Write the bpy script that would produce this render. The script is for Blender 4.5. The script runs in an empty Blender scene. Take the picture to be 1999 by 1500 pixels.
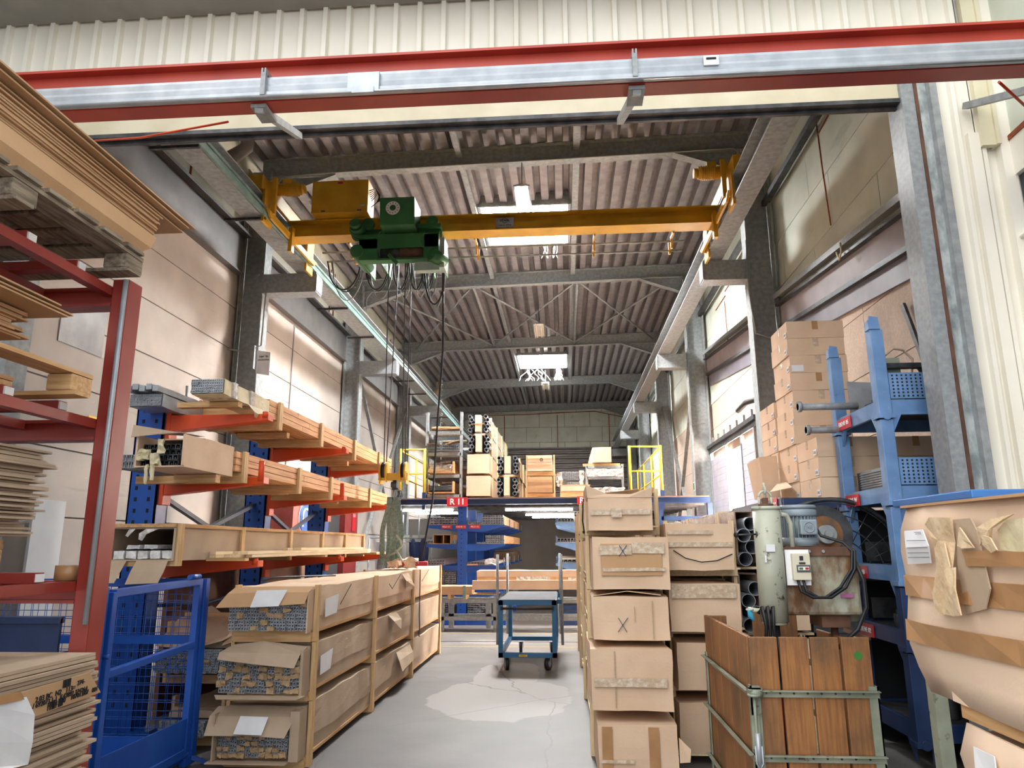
import bpy, math, random
from mathutils import Vector, Matrix, Euler, noise
random.seed(7)
C = bpy.context.scene.collection
SC = bpy.context.scene
R = math.radians
# ---------------------------------------------------------------- camera
F = 1406.49; PITCH = 2.20986097e-01; YAW = -7.05683117e-02; ROLL = -4.75931256e-03; H = 1.6
cd = bpy.data.cameras.new('camera'); cam = bpy.data.objects.new('camera', cd); C.objects.link(cam)
cd.sensor_width = 36.0; cd.lens = F / 1999 * 36.0; cd.clip_start = 0.05; cd.clip_end = 200
_cp, _sp, _cy, _sy, _cr, _sr = math.cos(PITCH), math.sin(PITCH), math.cos(YAW), math.sin(YAW), math.cos(ROLL), math.sin(ROLL)
FW = Vector((_sy*_cp, _cy*_cp, _sp)); _rt = Vector((_cy, -_sy, 0)); _up = _rt.cross(FW)
RT = _cr*_rt + _sr*_up; UP = -_sr*_rt + _cr*_up
cam.matrix_world = Matrix(((RT.x, UP.x, -FW.x, 0), (RT.y, UP.y, -FW.y, 0), (RT.z, UP.z, -FW.z, H), (0, 0, 0, 1)))
SC.camera = cam
def at(px, py, X=None, Y=None, Z=None):
    """where the sight line of a photo pixel meets a plane of the hall"""
    d = RT*((px-999.5)/F) - UP*((py-750)/F) + FW
    if X is not None: t = X/d.x
    elif Y is not None: t = Y/d.y
    else: t = (Z-H)/d.z
    return Vector((0, 0, H)) + t*d
# ---------------------------------------------------------------- light
SC.view_settings.view_transform = 'Standard'; SC.view_settings.look = 'None'
SC.view_settings.gamma = 1; SC.view_settings.use_curve_mapping = False
SC.view_settings.exposure = 1.06
w = bpy.data.worlds.new('sky'); SC.world = w; w.use_nodes = True
bg = w.node_tree.nodes['Background']; bg.inputs[0].default_value = (0.93, 0.97, 1.0, 1); bg.inputs[1].default_value = .85
def area(name, loc, sx, sy, power, rot=(0, 0, 0), col=(1, 1, 1)):
    l = bpy.data.lights.new(name, 'AREA'); l.shape = 'RECTANGLE'; l.size = sx; l.size_y = sy; l.energy = power; l.color = col
    o = bpy.data.objects.new(name, l); C.objects.link(o); o.location = loc; o.rotation_euler = rot; return o
# broad soft brightness of the overcast sky on the open side behind the viewer
sl_ = bpy.data.lights.new('soft_sun', 'SUN'); sl_.energy = 1.1; sl_.angle = R(70); sl_.color = (1, .98, .95)
so_ = bpy.data.objects.new('soft_sun', sl_); C.objects.link(so_); so_.rotation_euler = Vector((-.62, -.72, .55)).to_track_quat('Z', 'Y').to_euler()
# ---------------------------------------------------------------- mesh helpers
PM = {}
def tag(o, label=None, cat=None, group=None, kind=None):
    if label: o['label'] = label
    if cat: o['category'] = cat
    if group: o['group'] = group
    if kind: o['kind'] = kind
    return o
def thing(name, label, cat, loc=(0, 0, 0), rz=0.0, group=None, rot=None):
    o = bpy.data.objects.new(name, None); C.objects.link(o); o.empty_display_size = .1
    o.location = loc; o.rotation_euler = rot if rot else (0, 0, rz)
    PM[o.name] = Matrix.Translation(Vector(loc)) @ Euler(o.rotation_euler).to_matrix().to_4x4()
    return tag(o, label, cat, group)
class MB:
    def __init__(s): s.v = []; s.f = []; s.sm = []
    def add(s, vs, fs, smooth=False):
        n = len(s.v); s.v += [Vector(v) for v in vs]; s.f += [tuple(i+n for i in f) for f in fs]; s.sm += [smooth]*len(fs); return s
    def box(s, x0, x1, y0, y1, z0, z1, M=None):
        vs = [Vector((x, y, z)) for z in (z0, z1) for y in (y0, y1) for x in (x0, x1)]
        if M: vs = [M @ v for v in vs]
        return s.add(vs, [(0, 2, 3, 1), (4, 5, 7, 6), (0, 1, 5, 4), (2, 6, 7, 3), (0, 4, 6, 2), (1, 3, 7, 5)])
    def obox(s, c, size, rot=(0, 0, 0)):
        M = Matrix.Translation(Vector(c)) @ Euler(rot).to_matrix().to_4x4(); a, b, h = [q/2 for q in size]
        return s.box(-a, a, -b, b, -h, h, M)
    def bar(s, p0, p1, w, h, up=(0, 0, 1)):
        p0, p1 = Vector(p0), Vector(p1); d = (p1-p0); L = d.length; d.normalize(); u = Vector(up)
        x = d.cross(u)
        if x.length < 1e-4: x = d.cross(Vector((1, 0, 0)))
        x.normalize(); z = x.cross(d)
        M = Matrix(((x.x, d.x, z.x, p0.x), (x.y, d.y, z.y, p0.y), (x.z, d.z, z.z, p0.z), (0, 0, 0, 1)))
        return s.box(-w/2, w/2, 0, L, -h/2, h/2, M)
    def tube(s, pts, r, n=8, caps=True, rs=None):
        pts = [Vector(p) for p in pts]; vs = []; fs = []; prev = None
        for i, p in enumerate(pts):
            d = (pts[min(i+1, len(pts)-1)]-pts[max(i-1, 0)]).normalized()
            if prev is None:
                a = d.cross(Vector((0, 0, 1)))
                if a.length < 1e-3: a = d.cross(Vector((0, 1, 0)))
            else: a = prev - d*prev.dot(d)
            a.normalize(); prev = a; b = d.cross(a); q = rs[i] if rs else r
            vs += [p + a*math.cos(2*math.pi*k/n)*q + b*math.sin(2*math.pi*k/n)*q for k in range(n)]
        for i in range(len(pts)-1):
            for k in range(n):
                k2 = (k+1) % n; fs.append((i*n+k, i*n+k2, (i+1)*n+k2, (i+1)*n+k))
        s.add(vs, fs, True)
        if caps:
            m = len(s.v)-len(vs); s.f += [tuple(m+k for k in range(n))[::-1], tuple(m+(len(pts)-1)*n+k for k in range(n))]; s.sm += [False]*2
        return s
    def cyl(s, p0, p1, r, n=14, r2=None):
        return s.tube([p0, p1], r, n, True, [r, r if r2 is None else r2])
    def pipe(s, p0, p1, r, t, n=12):
        """open ended pipe with wall thickness"""
        p0, p1 = Vector(p0), Vector(p1); d = (p1-p0).normalized(); a = d.cross(Vector((0, 0, 1)))
        if a.length < 1e-3: a = Vector((1, 0, 0))
        a.normalize(); b = d.cross(a); vs = []
        for p, q in ((p0, r), (p1, r), (p1, r-t), (p0, r-t)):
            vs += [p + a*math.cos(2*math.pi*k/n)*q + b*math.sin(2*math.pi*k/n)*q for k in range(n)]
        fs = [(i*n+k, ((i+1) % 4)*n+k, ((i+1) % 4)*n+(k+1) % n, i*n+(k+1) % n) for i in range(4) for k in range(n)]
        return s.add(vs, fs, False)
    def torus(s, c, r, r2, axis='y', n=20, a0=0, a1=2*math.pi, m=6):
        pts = []
        for k in range(n+1):
            a = a0+(a1-a0)*k/n; q = (math.cos(a)*r, math.sin(a)*r)
            pts.append(Vector(c)+(Vector((q[0], 0, q[1])) if axis == 'y' else Vector((0, q[0], q[1])) if axis == 'x' else Vector((q[0], q[1], 0))))
        return s.tube(pts, r2, m, a1-a0 < 6)
    def prism(s, poly, axis, a, b):
        n = len(poly)
        def mk(p, t): return {'x': (t, p[0], p[1]), 'y': (p[0], t, p[1]), 'z': (p[0], p[1], t)}[axis]
        vs = [mk(p, a) for p in poly]+[mk(p, b) for p in poly]
        fs = [tuple(range(n)), tuple(range(2*n-1, n-1, -1))]+[(i, i+n, (i+1) % n+n, (i+1) % n) for i in range(n)]
        return s.add(vs, fs)
    def slab(s, pts, t):
        """polygon with thickness along its normal"""
        pts = [Vector(p) for p in pts]; nn = (pts[1]-pts[0]).cross(pts[2]-pts[1]).normalized()*t; n = len(pts)
        vs = pts+[p+nn for p in pts]
        return s.add(vs, [tuple(range(n))[::-1], tuple(range(n, 2*n))]+[(i, (i+1) % n, (i+1) % n+n, i+n) for i in range(n)])
    def sheet(s, g, t=.004):
        """grid of points (list of rows) as a bent sheet with thickness"""
        nr, nc = len(g), len(g[0]); P = [Vector(p) for row in g for p in row]; N = []
        for i in range(nr):
            for j in range(nc):
                a = P[min(i+1, nr-1)*nc+j]-P[max(i-1, 0)*nc+j]; b = P[i*nc+min(j+1, nc-1)]-P[i*nc+max(j-1, 0)]
                q = a.cross(b); N.append(q.normalized() if q.length > 1e-9 else Vector((0, 0, 1)))
        m = nr*nc; vs = P+[p-q*t for p, q in zip(P, N)]; fs = []
        for i in range(nr-1):
            for j in range(nc-1):
                a = i*nc+j; fs += [(a, a+1, a+nc+1, a+nc), (m+a, m+a+nc, m+a+nc+1, m+a+1)]
        e = [(i*nc, (i+1)*nc) for i in range(nr-1)]+[((nr-1)*nc+j, (nr-1)*nc+j+1) for j in range(nc-1)]+[((i+1)*nc+nc-1, i*nc+nc-1) for i in range(nr-1)]+[(j+1, j) for j in range(nc-1)]
        nf = len(fs); fs += [(a, b, b+m, a+m) for a, b in e]; s.add(vs, fs)
        if nr > 5 and nc > 5:
            for k in range(nf): s.sm[len(s.sm)-len(fs)+k] = True
        return s
    def gbox(s, x0, x1, y0, y1, z0, z1, n=(5, 5, 4), amp=.006, seed=0, sc=3.0):
        """box with softly dented faces"""
        idx = {}; vs = []; fs = []; nx, ny, nz = n
        def V(i, j, k):
            if (i, j, k) not in idx:
                p = Vector((x0+(x1-x0)*i/nx, y0+(y1-y0)*j/ny, z0+(z1-z0)*k/nz))
                q = noise.noise_vector(p*sc+Vector((seed*7.3, seed*1.7, 3.1*seed)))*amp
                idx[(i, j, k)] = len(vs); vs.append(p+q)
            return idx[(i, j, k)]
        for i in range(nx):
            for j in range(ny):
                fs += [(V(i, j, 0), V(i, j+1, 0), V(i+1, j+1, 0), V(i+1, j, 0)), (V(i, j, nz), V(i+1, j, nz), V(i+1, j+1, nz), V(i, j+1, nz))]
        for i in range(nx):
            for k in range(nz):
                fs += [(V(i, 0, k), V(i+1, 0, k), V(i+1, 0, k+1), V(i, 0, k+1)), (V(i, ny, k), V(i, ny, k+1), V(i+1, ny, k+1), V(i+1, ny, k))]
        for j in range(ny):
            for k in range(nz):
                fs += [(V(0, j, k), V(0, j, k+1), V(0, j+1, k+1), V(0, j+1, k)), (V(nx, j, k), V(nx, j+1, k), V(nx, j+1, k+1), V(nx, j, k+1))]
        return s.add(vs, fs)
    def ibeam(s, p0, p1, h, b, tf=.015, tw=.01, up=(0, 0, 1)):
        p0, p1, u = Vector(p0), Vector(p1), Vector(up)
        s.bar(p0+u*(h/2-tf/2), p1+u*(h/2-tf/2), b, tf, up); s.bar(p0-u*(h/2-tf/2), p1-u*(h/2-tf/2), b, tf, up)
        return s.bar(p0, p1, tw, h-2*tf, up)
    def build(s, name, mat, parent=None, local=False, bevel=0, label=None):
        me = bpy.data.meshes.new(name); vs = s.v
        if parent is not None and not local:
            inv = PM[parent.name].inverted(); vs = [inv @ v for v in vs]
        me.from_pydata([tuple(v) for v in vs], [], s.f); me.validate()
        if len(me.polygons) == len(s.sm): me.polygons.foreach_set('use_smooth', s.sm)
        me.update(); me.materials.append(mat)
        o = bpy.data.objects.new(name, me); C.objects.link(o)
        if parent is not None:
            o.parent = parent; PM[o.name] = PM[parent.name]
        else: PM[o.name] = Matrix.Identity(4)
        if bevel:
            m = o.modifiers.new('bevel', 'BEVEL'); m.width = bevel; m.segments = 2; m.limit_method = 'ANGLE'; m.angle_limit = R(40)
        if label: o['label'] = label
        return o
def struct(name, mb, mat, **k):
    o = mb.build(name, mat, **k)
    if o.parent is None: o['kind'] = 'structure'
    return o
def dup(t, d=(0, 0, 0), label=None, group=None, rz=None, loc=None):
    def cp(o, par):
        c = o.copy(); C.objects.link(c)
        if par is not None: c.parent = par; PM[c.name] = PM[par.name]
        for ch in list(o.children): cp(ch, c)
        return c
    r = t.copy(); C.objects.link(r)
    r.location = Vector(loc) if loc is not None else t.location+Vector(d)
    if rz is not None: r.rotation_euler = (0, 0, rz)
    PM[r.name] = Matrix.Translation(r.location) @ r.rotation_euler.to_matrix().to_4x4()
    for ch in list(t.children): cp(ch, r)
    if label: r['label'] = label
    if group: r['group'] = group
    return r
def text(s, size, mat, parent, loc, rot=(R(90), 0, 0), name='lettering', align='CENTER', bold=0.0, ext=.0015):
    cu = bpy.data.curves.new('t', 'FONT'); cu.body = s; cu.size = size; cu.align_x = align; cu.align_y = 'CENTER'; cu.extrude = ext; cu.offset = bold
    o = bpy.data.objects.new('t', cu); C.objects.link(o); bpy.context.view_layer.update()
    me = bpy.data.meshes.new_from_object(o.evaluated_get(bpy.context.evaluated_depsgraph_get()))
    bpy.data.objects.remove(o); M = Matrix.Translation(Vector(loc)) @ Euler(rot).to_matrix().to_4x4()
    if parent is not None: M = PM[parent.name].inverted() @ M
    me.transform(M); me.materials.clear(); me.materials.append(mat)
    t = bpy.data.objects.new(name, me); C.objects.link(t)
    if parent is not None: t.parent = parent; PM[t.name] = PM[parent.name]
    return t
# ---------------------------------------------------------------- materials
def lin(h):
    h = h.lstrip('#'); c = [int(h[i:i+2], 16)/255 for i in (0, 2, 4)]
    return tuple((x/12.92 if x <= .04045 else ((x+.055)/1.055)**2.4) for x in c)+(1,)
def mat(name, c1, c2=None, rough=.6, metal=0.0, scale=6.0, stretch=(1, 1, 1), detail=5, lo=.35, hi=.65, bump=0.0, bscale=None, spots=None, emit=None):
    m = bpy.data.materials.new(name); m.use_nodes = True; nt = m.node_tree; b = nt.nodes['Principled BSDF']
    b.inputs['Roughness'].default_value = rough; b.inputs['Metallic'].default_value = metal
    N = nt.nodes.new; L = nt.links.new
    tc = N('ShaderNodeTexCoord'); mp = N('ShaderNodeMapping'); mp.inputs['Scale'].default_value = stretch; L(tc.outputs['Object'], mp.inputs[0])
    col = None
    if c2:
        nz = N('ShaderNodeTexNoise'); nz.inputs['Scale'].default_value = scale; nz.inputs['Detail'].default_value = detail; L(mp.outputs[0], nz.inputs['Vector'])
        cr = N('ShaderNodeValToRGB'); cr.color_ramp.elements[0].position = lo; cr.color_ramp.elements[1].position = hi
        cr.color_ramp.elements[0].color = lin(c1); cr.color_ramp.elements[1].color = lin(c2); L(nz.outputs[0], cr.inputs[0]); col = cr.outputs[0]
    else: b.inputs['Base Color'].default_value = lin(c1)
    if spots:
        for (sc, sscale, slo, shi, sstr) in spots:
            n2 = N('ShaderNodeTexNoise'); n2.inputs['Scale'].default_value = sscale; n2.inputs['Detail'].default_value = 8; n2.inputs['Roughness'].default_value = .65
            mp2 = N('ShaderNodeMapping'); mp2.inputs['Scale'].default_value = sstr; mp2.inputs['Location'].default_value = (3.3, 1.2, sscale); L(tc.outputs['Object'], mp2.inputs[0]); L(mp2.outputs[0], n2.inputs['Vector'])
            mr = N('ShaderNodeMapRange'); mr.inputs[1].default_value = slo; mr.inputs[2].default_value = shi; L(n2.outputs[0], mr.inputs[0])
            mx = N('ShaderNodeMix'); mx.data_type = 'RGBA'; L(mr.outputs[0], mx.inputs[0])
            if col is not None: L(col, mx.inputs[6])
            else: mx.inputs[6].default_value = lin(c1)
            mx.inputs[7].default_value = lin(sc); col = mx.outputs[2]
    if col is not None: L(col, b.inputs['Base Color'])
    if bump:
        n3 = N('ShaderNodeTexNoise'); n3.inputs['Scale'].default_value = bscale or scale*4; n3.inputs['Detail'].default_value = 6; L(mp.outputs[0], n3.inputs['Vector'])
        bp = N('ShaderNodeBump'); bp.inputs['Strength'].default_value = bump; bp.inputs['Distance'].default_value = .01; L(n3.outputs[0], bp.inputs['Height']); L(bp.outputs[0], b.inputs['Normal'])
    if emit: b.inputs['Emission Color'].default_value = lin(emit[0]); b.inputs['Emission Strength'].default_value = emit[1]
    return m
M_card = mat('cardboard', '#d4b598', '#e0c3a6', .85, scale=3, bump=.15, bscale=60)
M_card2 = mat('cardboard_grey_brown', '#b09a82', '#c0aa92', .85, scale=3, bump=.15, bscale=60)
M_card3 = mat('cardboard_tan', '#b8926a', '#c69f78', .85, scale=2, bump=.1, bscale=60)
M_cardedge = mat('cardboard_edges', '#8f7a60', '#c4b193', .9, scale=1.2, stretch=(40, 40, 900), detail=2)
M_tape = mat('brown_parcel_tape', '#a67c54', '#b58a60', .25, scale=8)
M_clear = mat('clear_parcel_tape', '#c2aa90', '#dccdb9', .12, scale=30, lo=.45, hi=.7, bump=.5, bscale=40)
M_paper = mat('white_paper', '#dcdce0', '#e8e8ea', .8)
M_ink = mat('black_ink', '#1c1c20', rough=.8)
M_wood = mat('pine', '#b98a58', '#d3aa78', .7, scale=7, stretch=(6, .6, 6), bump=.1, spots=[('#a37444', 3, .62, .78, (2, .3, 2))])
M_woodx = mat('pine_cross', '#bf935f', '#d9b383', .7, scale=7, stretch=(.6, 6, 6), bump=.1)
M_woodz = mat('pine_upright', '#c49c6a', '#dcba8a', .7, scale=7, stretch=(6, 6, .6), bump=.1)
M_woodpale = mat('pale_spruce', '#e0c79c', '#efdcb8', .7, scale=8, stretch=(6, .5, 6))
M_woodpalez = mat('pale_spruce_upright', '#d6bd90', '#e6d2a8', .7, scale=8, stretch=(6, 6, .5))
M_woodorange = mat('larch_boards', '#c48a58', '#e0ac78', .65, scale=5, stretch=(9, .5, 9), bump=.1, spots=[('#8c5a34', 6, .6, .8, (6, .2, 6))])
M_oldwood = mat('weathered_wood', '#6b5f50', '#a29480', .85, scale=6, stretch=(8, .8, 8), bump=.4, spots=[('#3f372e', 5, .55, .75, (1, 1, 1))])
M_oak = mat('stained_oak_boards', '#8a5a34', '#a5703f', .55, scale=9, stretch=(9, 9, .5), bump=.15, spots=[('#5a4634', 2.2, .5, .72, (1, 1, .7))])
M_galv = mat('galvanised_steel', '#83878a', '#9da1a3', .5, .12, scale=22, detail=8, lo=.3, hi=.7, spots=[('#a9adaf', 60, .66, .72, (1, 1, .4))])
M_galvd = mat('dull_galvanised_steel', '#858a8b', '#9da1a2', .55, .1, scale=14, detail=8, spots=[('#9a9d9e', 50, .68, .74, (1, 1, .4))])
M_zinc = mat('bright_zinc_strip', '#8d9698', '#c5cccc', .35, .4, scale=9, stretch=(2, 2, 1))
M_roof = mat('roof_sheet', '#8a8688', '#a09c9e', .4, .3, scale=5)
M_cream = mat('cream_cladding', '#e6e1d3', '#f0ece0', .45, scale=1.5, spots=[('#a79a84', 26, .70, .78, (1, 1, 1))])
M_shutter = mat('cream_shutter', '#cfc5a8', '#ddd4ba', .5, scale=3, spots=[('#968b70', 20, .66, .78, (1, 1, 1))])
M_red = mat('red_oxide_paint', '#8e3029', '#9e3b31', .42, scale=3)
M_redbeam = mat('crane_beam_red_paint', '#a5382c', '#b54434', .4, scale=3)
M_alu = mat('aluminium', '#a9adb4', '#c2c5ca', .33, .55, scale=8)
M_alubright = mat('mill_aluminium', '#9ea4ac', '#b2b8be', .38, .35, scale=8)
M_blue = mat('blue_paint', '#1849a0', '#1e56ae', .35, scale=4)
M_blued = mat('dark_and_shaded_blue_paint', '#1d3055', '#263c66', .4, scale=4)
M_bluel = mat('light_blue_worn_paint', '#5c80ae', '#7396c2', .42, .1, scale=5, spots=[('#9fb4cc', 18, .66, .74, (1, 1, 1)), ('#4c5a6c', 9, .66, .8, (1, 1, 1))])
M_cart = mat('petrol_blue_paint', '#1f5f8c', '#286b98', .4, scale=4)
M_orange = mat('orange_paint', '#d4481c', '#e0521f', .4, scale=3)
M_yellow = mat('crane_yellow_paint', '#c4921c', '#d6a428', .42, scale=3)
M_railyel = mat('safety_yellow', '#d6b418', '#e2c224', .45)
M_green = mat('hoist_green_paint', '#2c6436', '#377242', .42, scale=4)
M_railgreen = mat('pale_green_conductor', '#5f7a74', '#7b9890', .4, scale=5)
M_black = mat('black_rubber', '#15161a', rough=.5)
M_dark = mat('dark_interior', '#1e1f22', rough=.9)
M_steel = mat('dark_steel', '#3c3d40', '#5a5a5c', .45, .6, scale=9)
M_rust = mat('rusty_steel', '#5c4033', '#7d5a45', .7, .3, scale=7)
M_redsign = mat('red_sign', '#c0202c', rough=.4)
M_white = mat('white_lettering', '#f0f0f0', rough=.6)
M_bluesign = mat('blue_sign', '#1b4fa0', rough=.4)
M_yelsign = mat('yellow_sign', '#e3b51c', rough=.5)
M_purple = mat('grey_purple_flashing', '#6f6a74', '#7d7882', .5, .1, scale=3)
M_fascia = mat('pinkish_fascia_board', '#8e8488', '#9c9296', .6, scale=3, spots=[('#857c80', 14, .66, .8, (1, 1, .2))])
M_plastic = mat('crumpled_film', '#a9a19c', '#dedad6', .15, scale=18, lo=.42, hi=.6, bump=1.0, bscale=24)
M_kraft = mat('kraft_paper', '#a98b66', '#c0a27c', .85, scale=20, bump=.8, bscale=60)
M_cream_paper = mat('cream_wrapping', '#cfc39c', '#e2d8b6', .6, scale=9, bump=.8, bscale=18)
M_olive = mat('worn_grey_green_paint', '#7f8574', '#a3a894', .5, .1, scale=5, spots=[('#5c4a38', 12, .62, .7, (1, 1, 1))])
M_glow = mat('tube_lamp_glow', '#ffffff', emit=('#fffaf0', 28.0))
M_sky = mat('roof_light_glow', '#ffffff', emit=('#fbfbfa', 115.0))
# ================================================================= hall shell
XL, XR, YF, YB = -5.55, 3.6, 5.5, 35.5
def roofz(x): return 8.25 + .02*(x+5.5)
# floor with worn light patch and cracks
def floor_mat():
    m = mat('concrete_floor', '#595553', '#676361', .55, scale=1.6, bump=.08, bscale=40, spots=[('#5c5957', .9, .5, .7, (1, .4, 1)), ('#a39d98', 22, .70, .76, (1, 1, 1))])
    nt = m.node_tree; b = nt.nodes['Principled BSDF']; N = nt.nodes.new; L = nt.links.new
    src = b.inputs['Base Color'].links[0].from_socket; tc = N('ShaderNodeTexCoord')
    nz = N('ShaderNodeTexNoise'); nz.inputs['Scale'].default_value = 2.2; nz.inputs['Detail'].default_value = 6; L(tc.outputs['Object'], nz.inputs['Vector'])
    def blob(cx, cy, rx, ry):
        mp = N('ShaderNodeMapping'); mp.inputs['Location'].default_value = (-cx/rx, -cy/ry, 0); mp.inputs['Scale'].default_value = (1/rx, 1/ry, 0); L(tc.outputs['Object'], mp.inputs[0])
        ln = N('ShaderNodeVectorMath'); ln.operation = 'LENGTH'; L(mp.outputs[0], ln.inputs[0]); ad = N('ShaderNodeMath'); ad.operation = 'MULTIPLY_ADD'; ad.inputs[1].default_value = .5; L(nz.outputs[0], ad.inputs[0]); L(ln.outputs['Value'], ad.inputs[2])
        mr = N('ShaderNodeMapRange'); mr.inputs[1].default_value = 1.25; mr.inputs[2].default_value = 1.21; L(ad.outputs[0], mr.inputs[0]); return mr.outputs[0]
    prev = None
    for q in ((-.72, 8.3, .78, 1.1), (-.75, 9.6, .42, .9), (-.75, 10.2, .4, .5), (-.9, 4.4, .9, .75), (2.6, 11.2, .8, 1.2), (-1.25, 12.9, .6, .3)):
        o = blob(*q)
        if prev is None: prev = o
        else:
            mx = N('ShaderNodeMath'); mx.operation = 'MAXIMUM'; L(prev, mx.inputs[0]); L(o, mx.inputs[1]); prev = mx.outputs[0]
    ml = N('ShaderNodeMath'); ml.operation = 'MULTIPLY'; ml.inputs[1].default_value = .8; L(prev, ml.inputs[0])
    mix = N('ShaderNodeMix'); mix.data_type = 'RGBA'; L(ml.outputs[0], mix.inputs[0]); L(src, mix.inputs[6]); mix.inputs[7].default_value = lin('#837d79')
    vo = N('ShaderNodeTexVoronoi'); vo.feature = 'DISTANCE_TO_EDGE'; vo.inputs['Scale'].default_value = .42
    n2 = N('ShaderNodeTexNoise'); n2.inputs['Scale'].default_value = 3; n2.inputs['Detail'].default_value = 5; L(tc.outputs['Object'], n2.inputs['Vector'])
    va = N('ShaderNodeMix'); va.data_type = 'VECTOR'; va.inputs[0].default_value = .12; L(tc.outputs['Object'], va.inputs[4]); L(n2.outputs[1], va.inputs[5]); L(va.outputs[1], vo.inputs['Vector'])
    cr = N('ShaderNodeMapRange'); cr.inputs[1].default_value = .003; cr.inputs[2].default_value = .0012; L(vo.outputs['Distance'], cr.inputs[0])
    m2 = N('ShaderNodeMix'); m2.data_type = 'RGBA'; L(cr.outputs[0], m2.inputs[0]); L(mix.outputs[2], m2.inputs[6]); m2.inputs[7].default_value = lin('#56514d'); L(m2.outputs[2], b.inputs['Base Color'])
    return m
M_floor = floor_mat()
struct('floor', MB().box(-14, 14, -10, YB+.3, -.2, 0), M_floor)
M_line = mat('yellow_floor_line', '#a08a46', '#94804a', .6, scale=12)
tag(MB().box(-3.4, 3.0, 12.25, 12.31, 0, .002).build('trim_1', M_line), kind='structure')
tag(MB().box(-3.4, 3.0, 14.1, 14.15, 0, .002).build('trim_2', M_line), kind='structure')
tag(MB().box(-3.4, 3.0, 12.9, 12.98, 0, .003).build('trim_3', M_steel), kind='structure')
# left wall: concrete planks with open joints
M_conc = mat('concrete_plank', '#a69d95', '#b7aea6', .8, scale=1.2, bump=.1, bscale=30, spots=[('#8e8780', 3.0, .62, .8, (1, .15, 3)), ('#d8d2cc', 30, .68, .74, (1, .3, 1))])
M_seam = mat('joint_grey', '#6e6a66', rough=.9)
mb = MB()
zs = [0, .47, 1.2, 1.93, 2.67, 3.4, 4.13, 4.86, 5.59, 6.32, 7.05]
for b0 in (-.5, 5.5, 11.5, 17.5, 23.5, 29.5):
    for z0, z1 in zip(zs, zs[1:]):
        mb.box(XL-.1, XL, b0+.006, b0+5.994, z0+.009, z1-.009)
# blockwork infill in the second bay
struct('wall_left', mb, M_conc)
struct('trim_4', MB().box(XL-.14, XL-.018, -.5, YB, 0, 7.05), M_seam)
M_block = mat('light_blockwork', '#cdc4b4', '#dad2c4', .85, scale=5, bump=.1)
mb = MB(); random.seed(3)
for r_ in range(8):
    z = 2.7+r_*.25
    for k in range(13):
        y = 11.85+k*.44+(.22 if r_ % 2 else 0)
        if y+.43 < 17.3 and not (r_ > 5 and k > 5) and not (r_ > 3 and 5 < k < 8): mb.box(XL, XL+.012, y, y+.43, z, z+.238)
struct('trim_5', mb, M_block)
M_greenins = mat('pale_green_insulation_board', '#c3c8ba', '#d3d7ca', .8, scale=1.5, spots=[('#7f8a74', 2.2, .6, .85, (1, .3, 1))])
M_foam = mat('orange_foam_joint', '#a0512c', '#7c3f28', .9, scale=20)
# upper left wall, insulation boards behind the runway
mb = MB()
for k in range(25):
    y = -.5+k*1.45
    mb.box(XL-.1, XL-.02, y+.005, y+1.445, 7.05, roofz(XL)+.3)
struct('wall_left', mb, M_greenins)
mb = MB()
for y in (9.6, 16.2, 16.5, 22.3): mb.tube([(XL-.01, y, 7.1), (XL-.01, y+.02, 7.5), (XL-.01, y, 8.2)], .02, 5)
mb.tube([(XL-.01, 8.6, 7.75), (XL-.01, 9.6, 7.6), (XL-.01, 10.9, 7.8)], .02, 5); mb.tube([(XL-.01, 16.5, 7.5), (XL-.01, 17.4, 7.45)], .02, 5)
struct('trim_6', mb, M_foam)
# dark sheet band under the runway on the left, one per bay
M_band = mat('dark_grey_flashing', '#5c5a5a', '#6a6867', .5, .2, scale=3)
for i, b0 in enumerate((-.5, 5.5, 11.5, 17.5, 23.5, 29.5)):
    o = struct('trim_%d' % (7+i), MB().box(XL, XL+.1, b0+.17, b0+5.83, 6.2, 6.85).box(XL, XL+.22, b0+.17, b0+5.83, 6.85, 6.9).box(XL, XL+.13, b0+.17, b0+5.83, 6.17, 6.2), M_band)
# right wall: upper insulation boards and lower stucco
XW = 3.6
mb = MB(); 
for b0 in (5.5, 11.5, 17.5, 23.5, 29.5):
    for j, (z0, z1) in enumerate(((4.9, 5.7), (5.7, 6.47), (6.47, 7.24), (7.24, 8.9))):
        off = (.0, 1.35, .0, .7)[j]
        ys = [b0] + [b0+off+2.1*k+.1 for k in range(0, 4) if .2 < off+2.1*k+.1 < 5.8] + [b0+6]
        for y0, y1 in zip(ys, ys[1:]): mb.box(XW, XW+.1, y0+.006, y1-.006, z0+.006, z1-.006)
struct('wall_right', mb, M_greenins)
struct('trim_13', MB().box(XW+.02, XW+.14, YF, YB, 4.9, 8.9), M_seam)
mb = MB()
for pts in ([(9.24, 7.43), (9.2, 6.6), (9.12, 5.72)], [(9.24, 7.43), (9.25, 7.9)], [(8.8, 7.15), (9.24, 7.12)], [(14.6, 7.0), (15.2, 7.0)], [(15.2, 6.9), (16.2, 6.9)], [(15.3, 6.8), (15.25, 5.9)]):
    mb.tube([(XW-.002, y, z) for y, z in pts], .014, 5)
struct('trim_14', mb, M_foam)
M_stucco = mat('beige_stucco', '#bca999', '#ccb9a9', .9, scale=40, bump=.5, bscale=90, spots=[('#93857a', 1.4, .5, .8, (1, .5, .4))])
mb = MB(); DY0, DY1, DZ = 13.7, 17.4, 3.7
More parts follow.
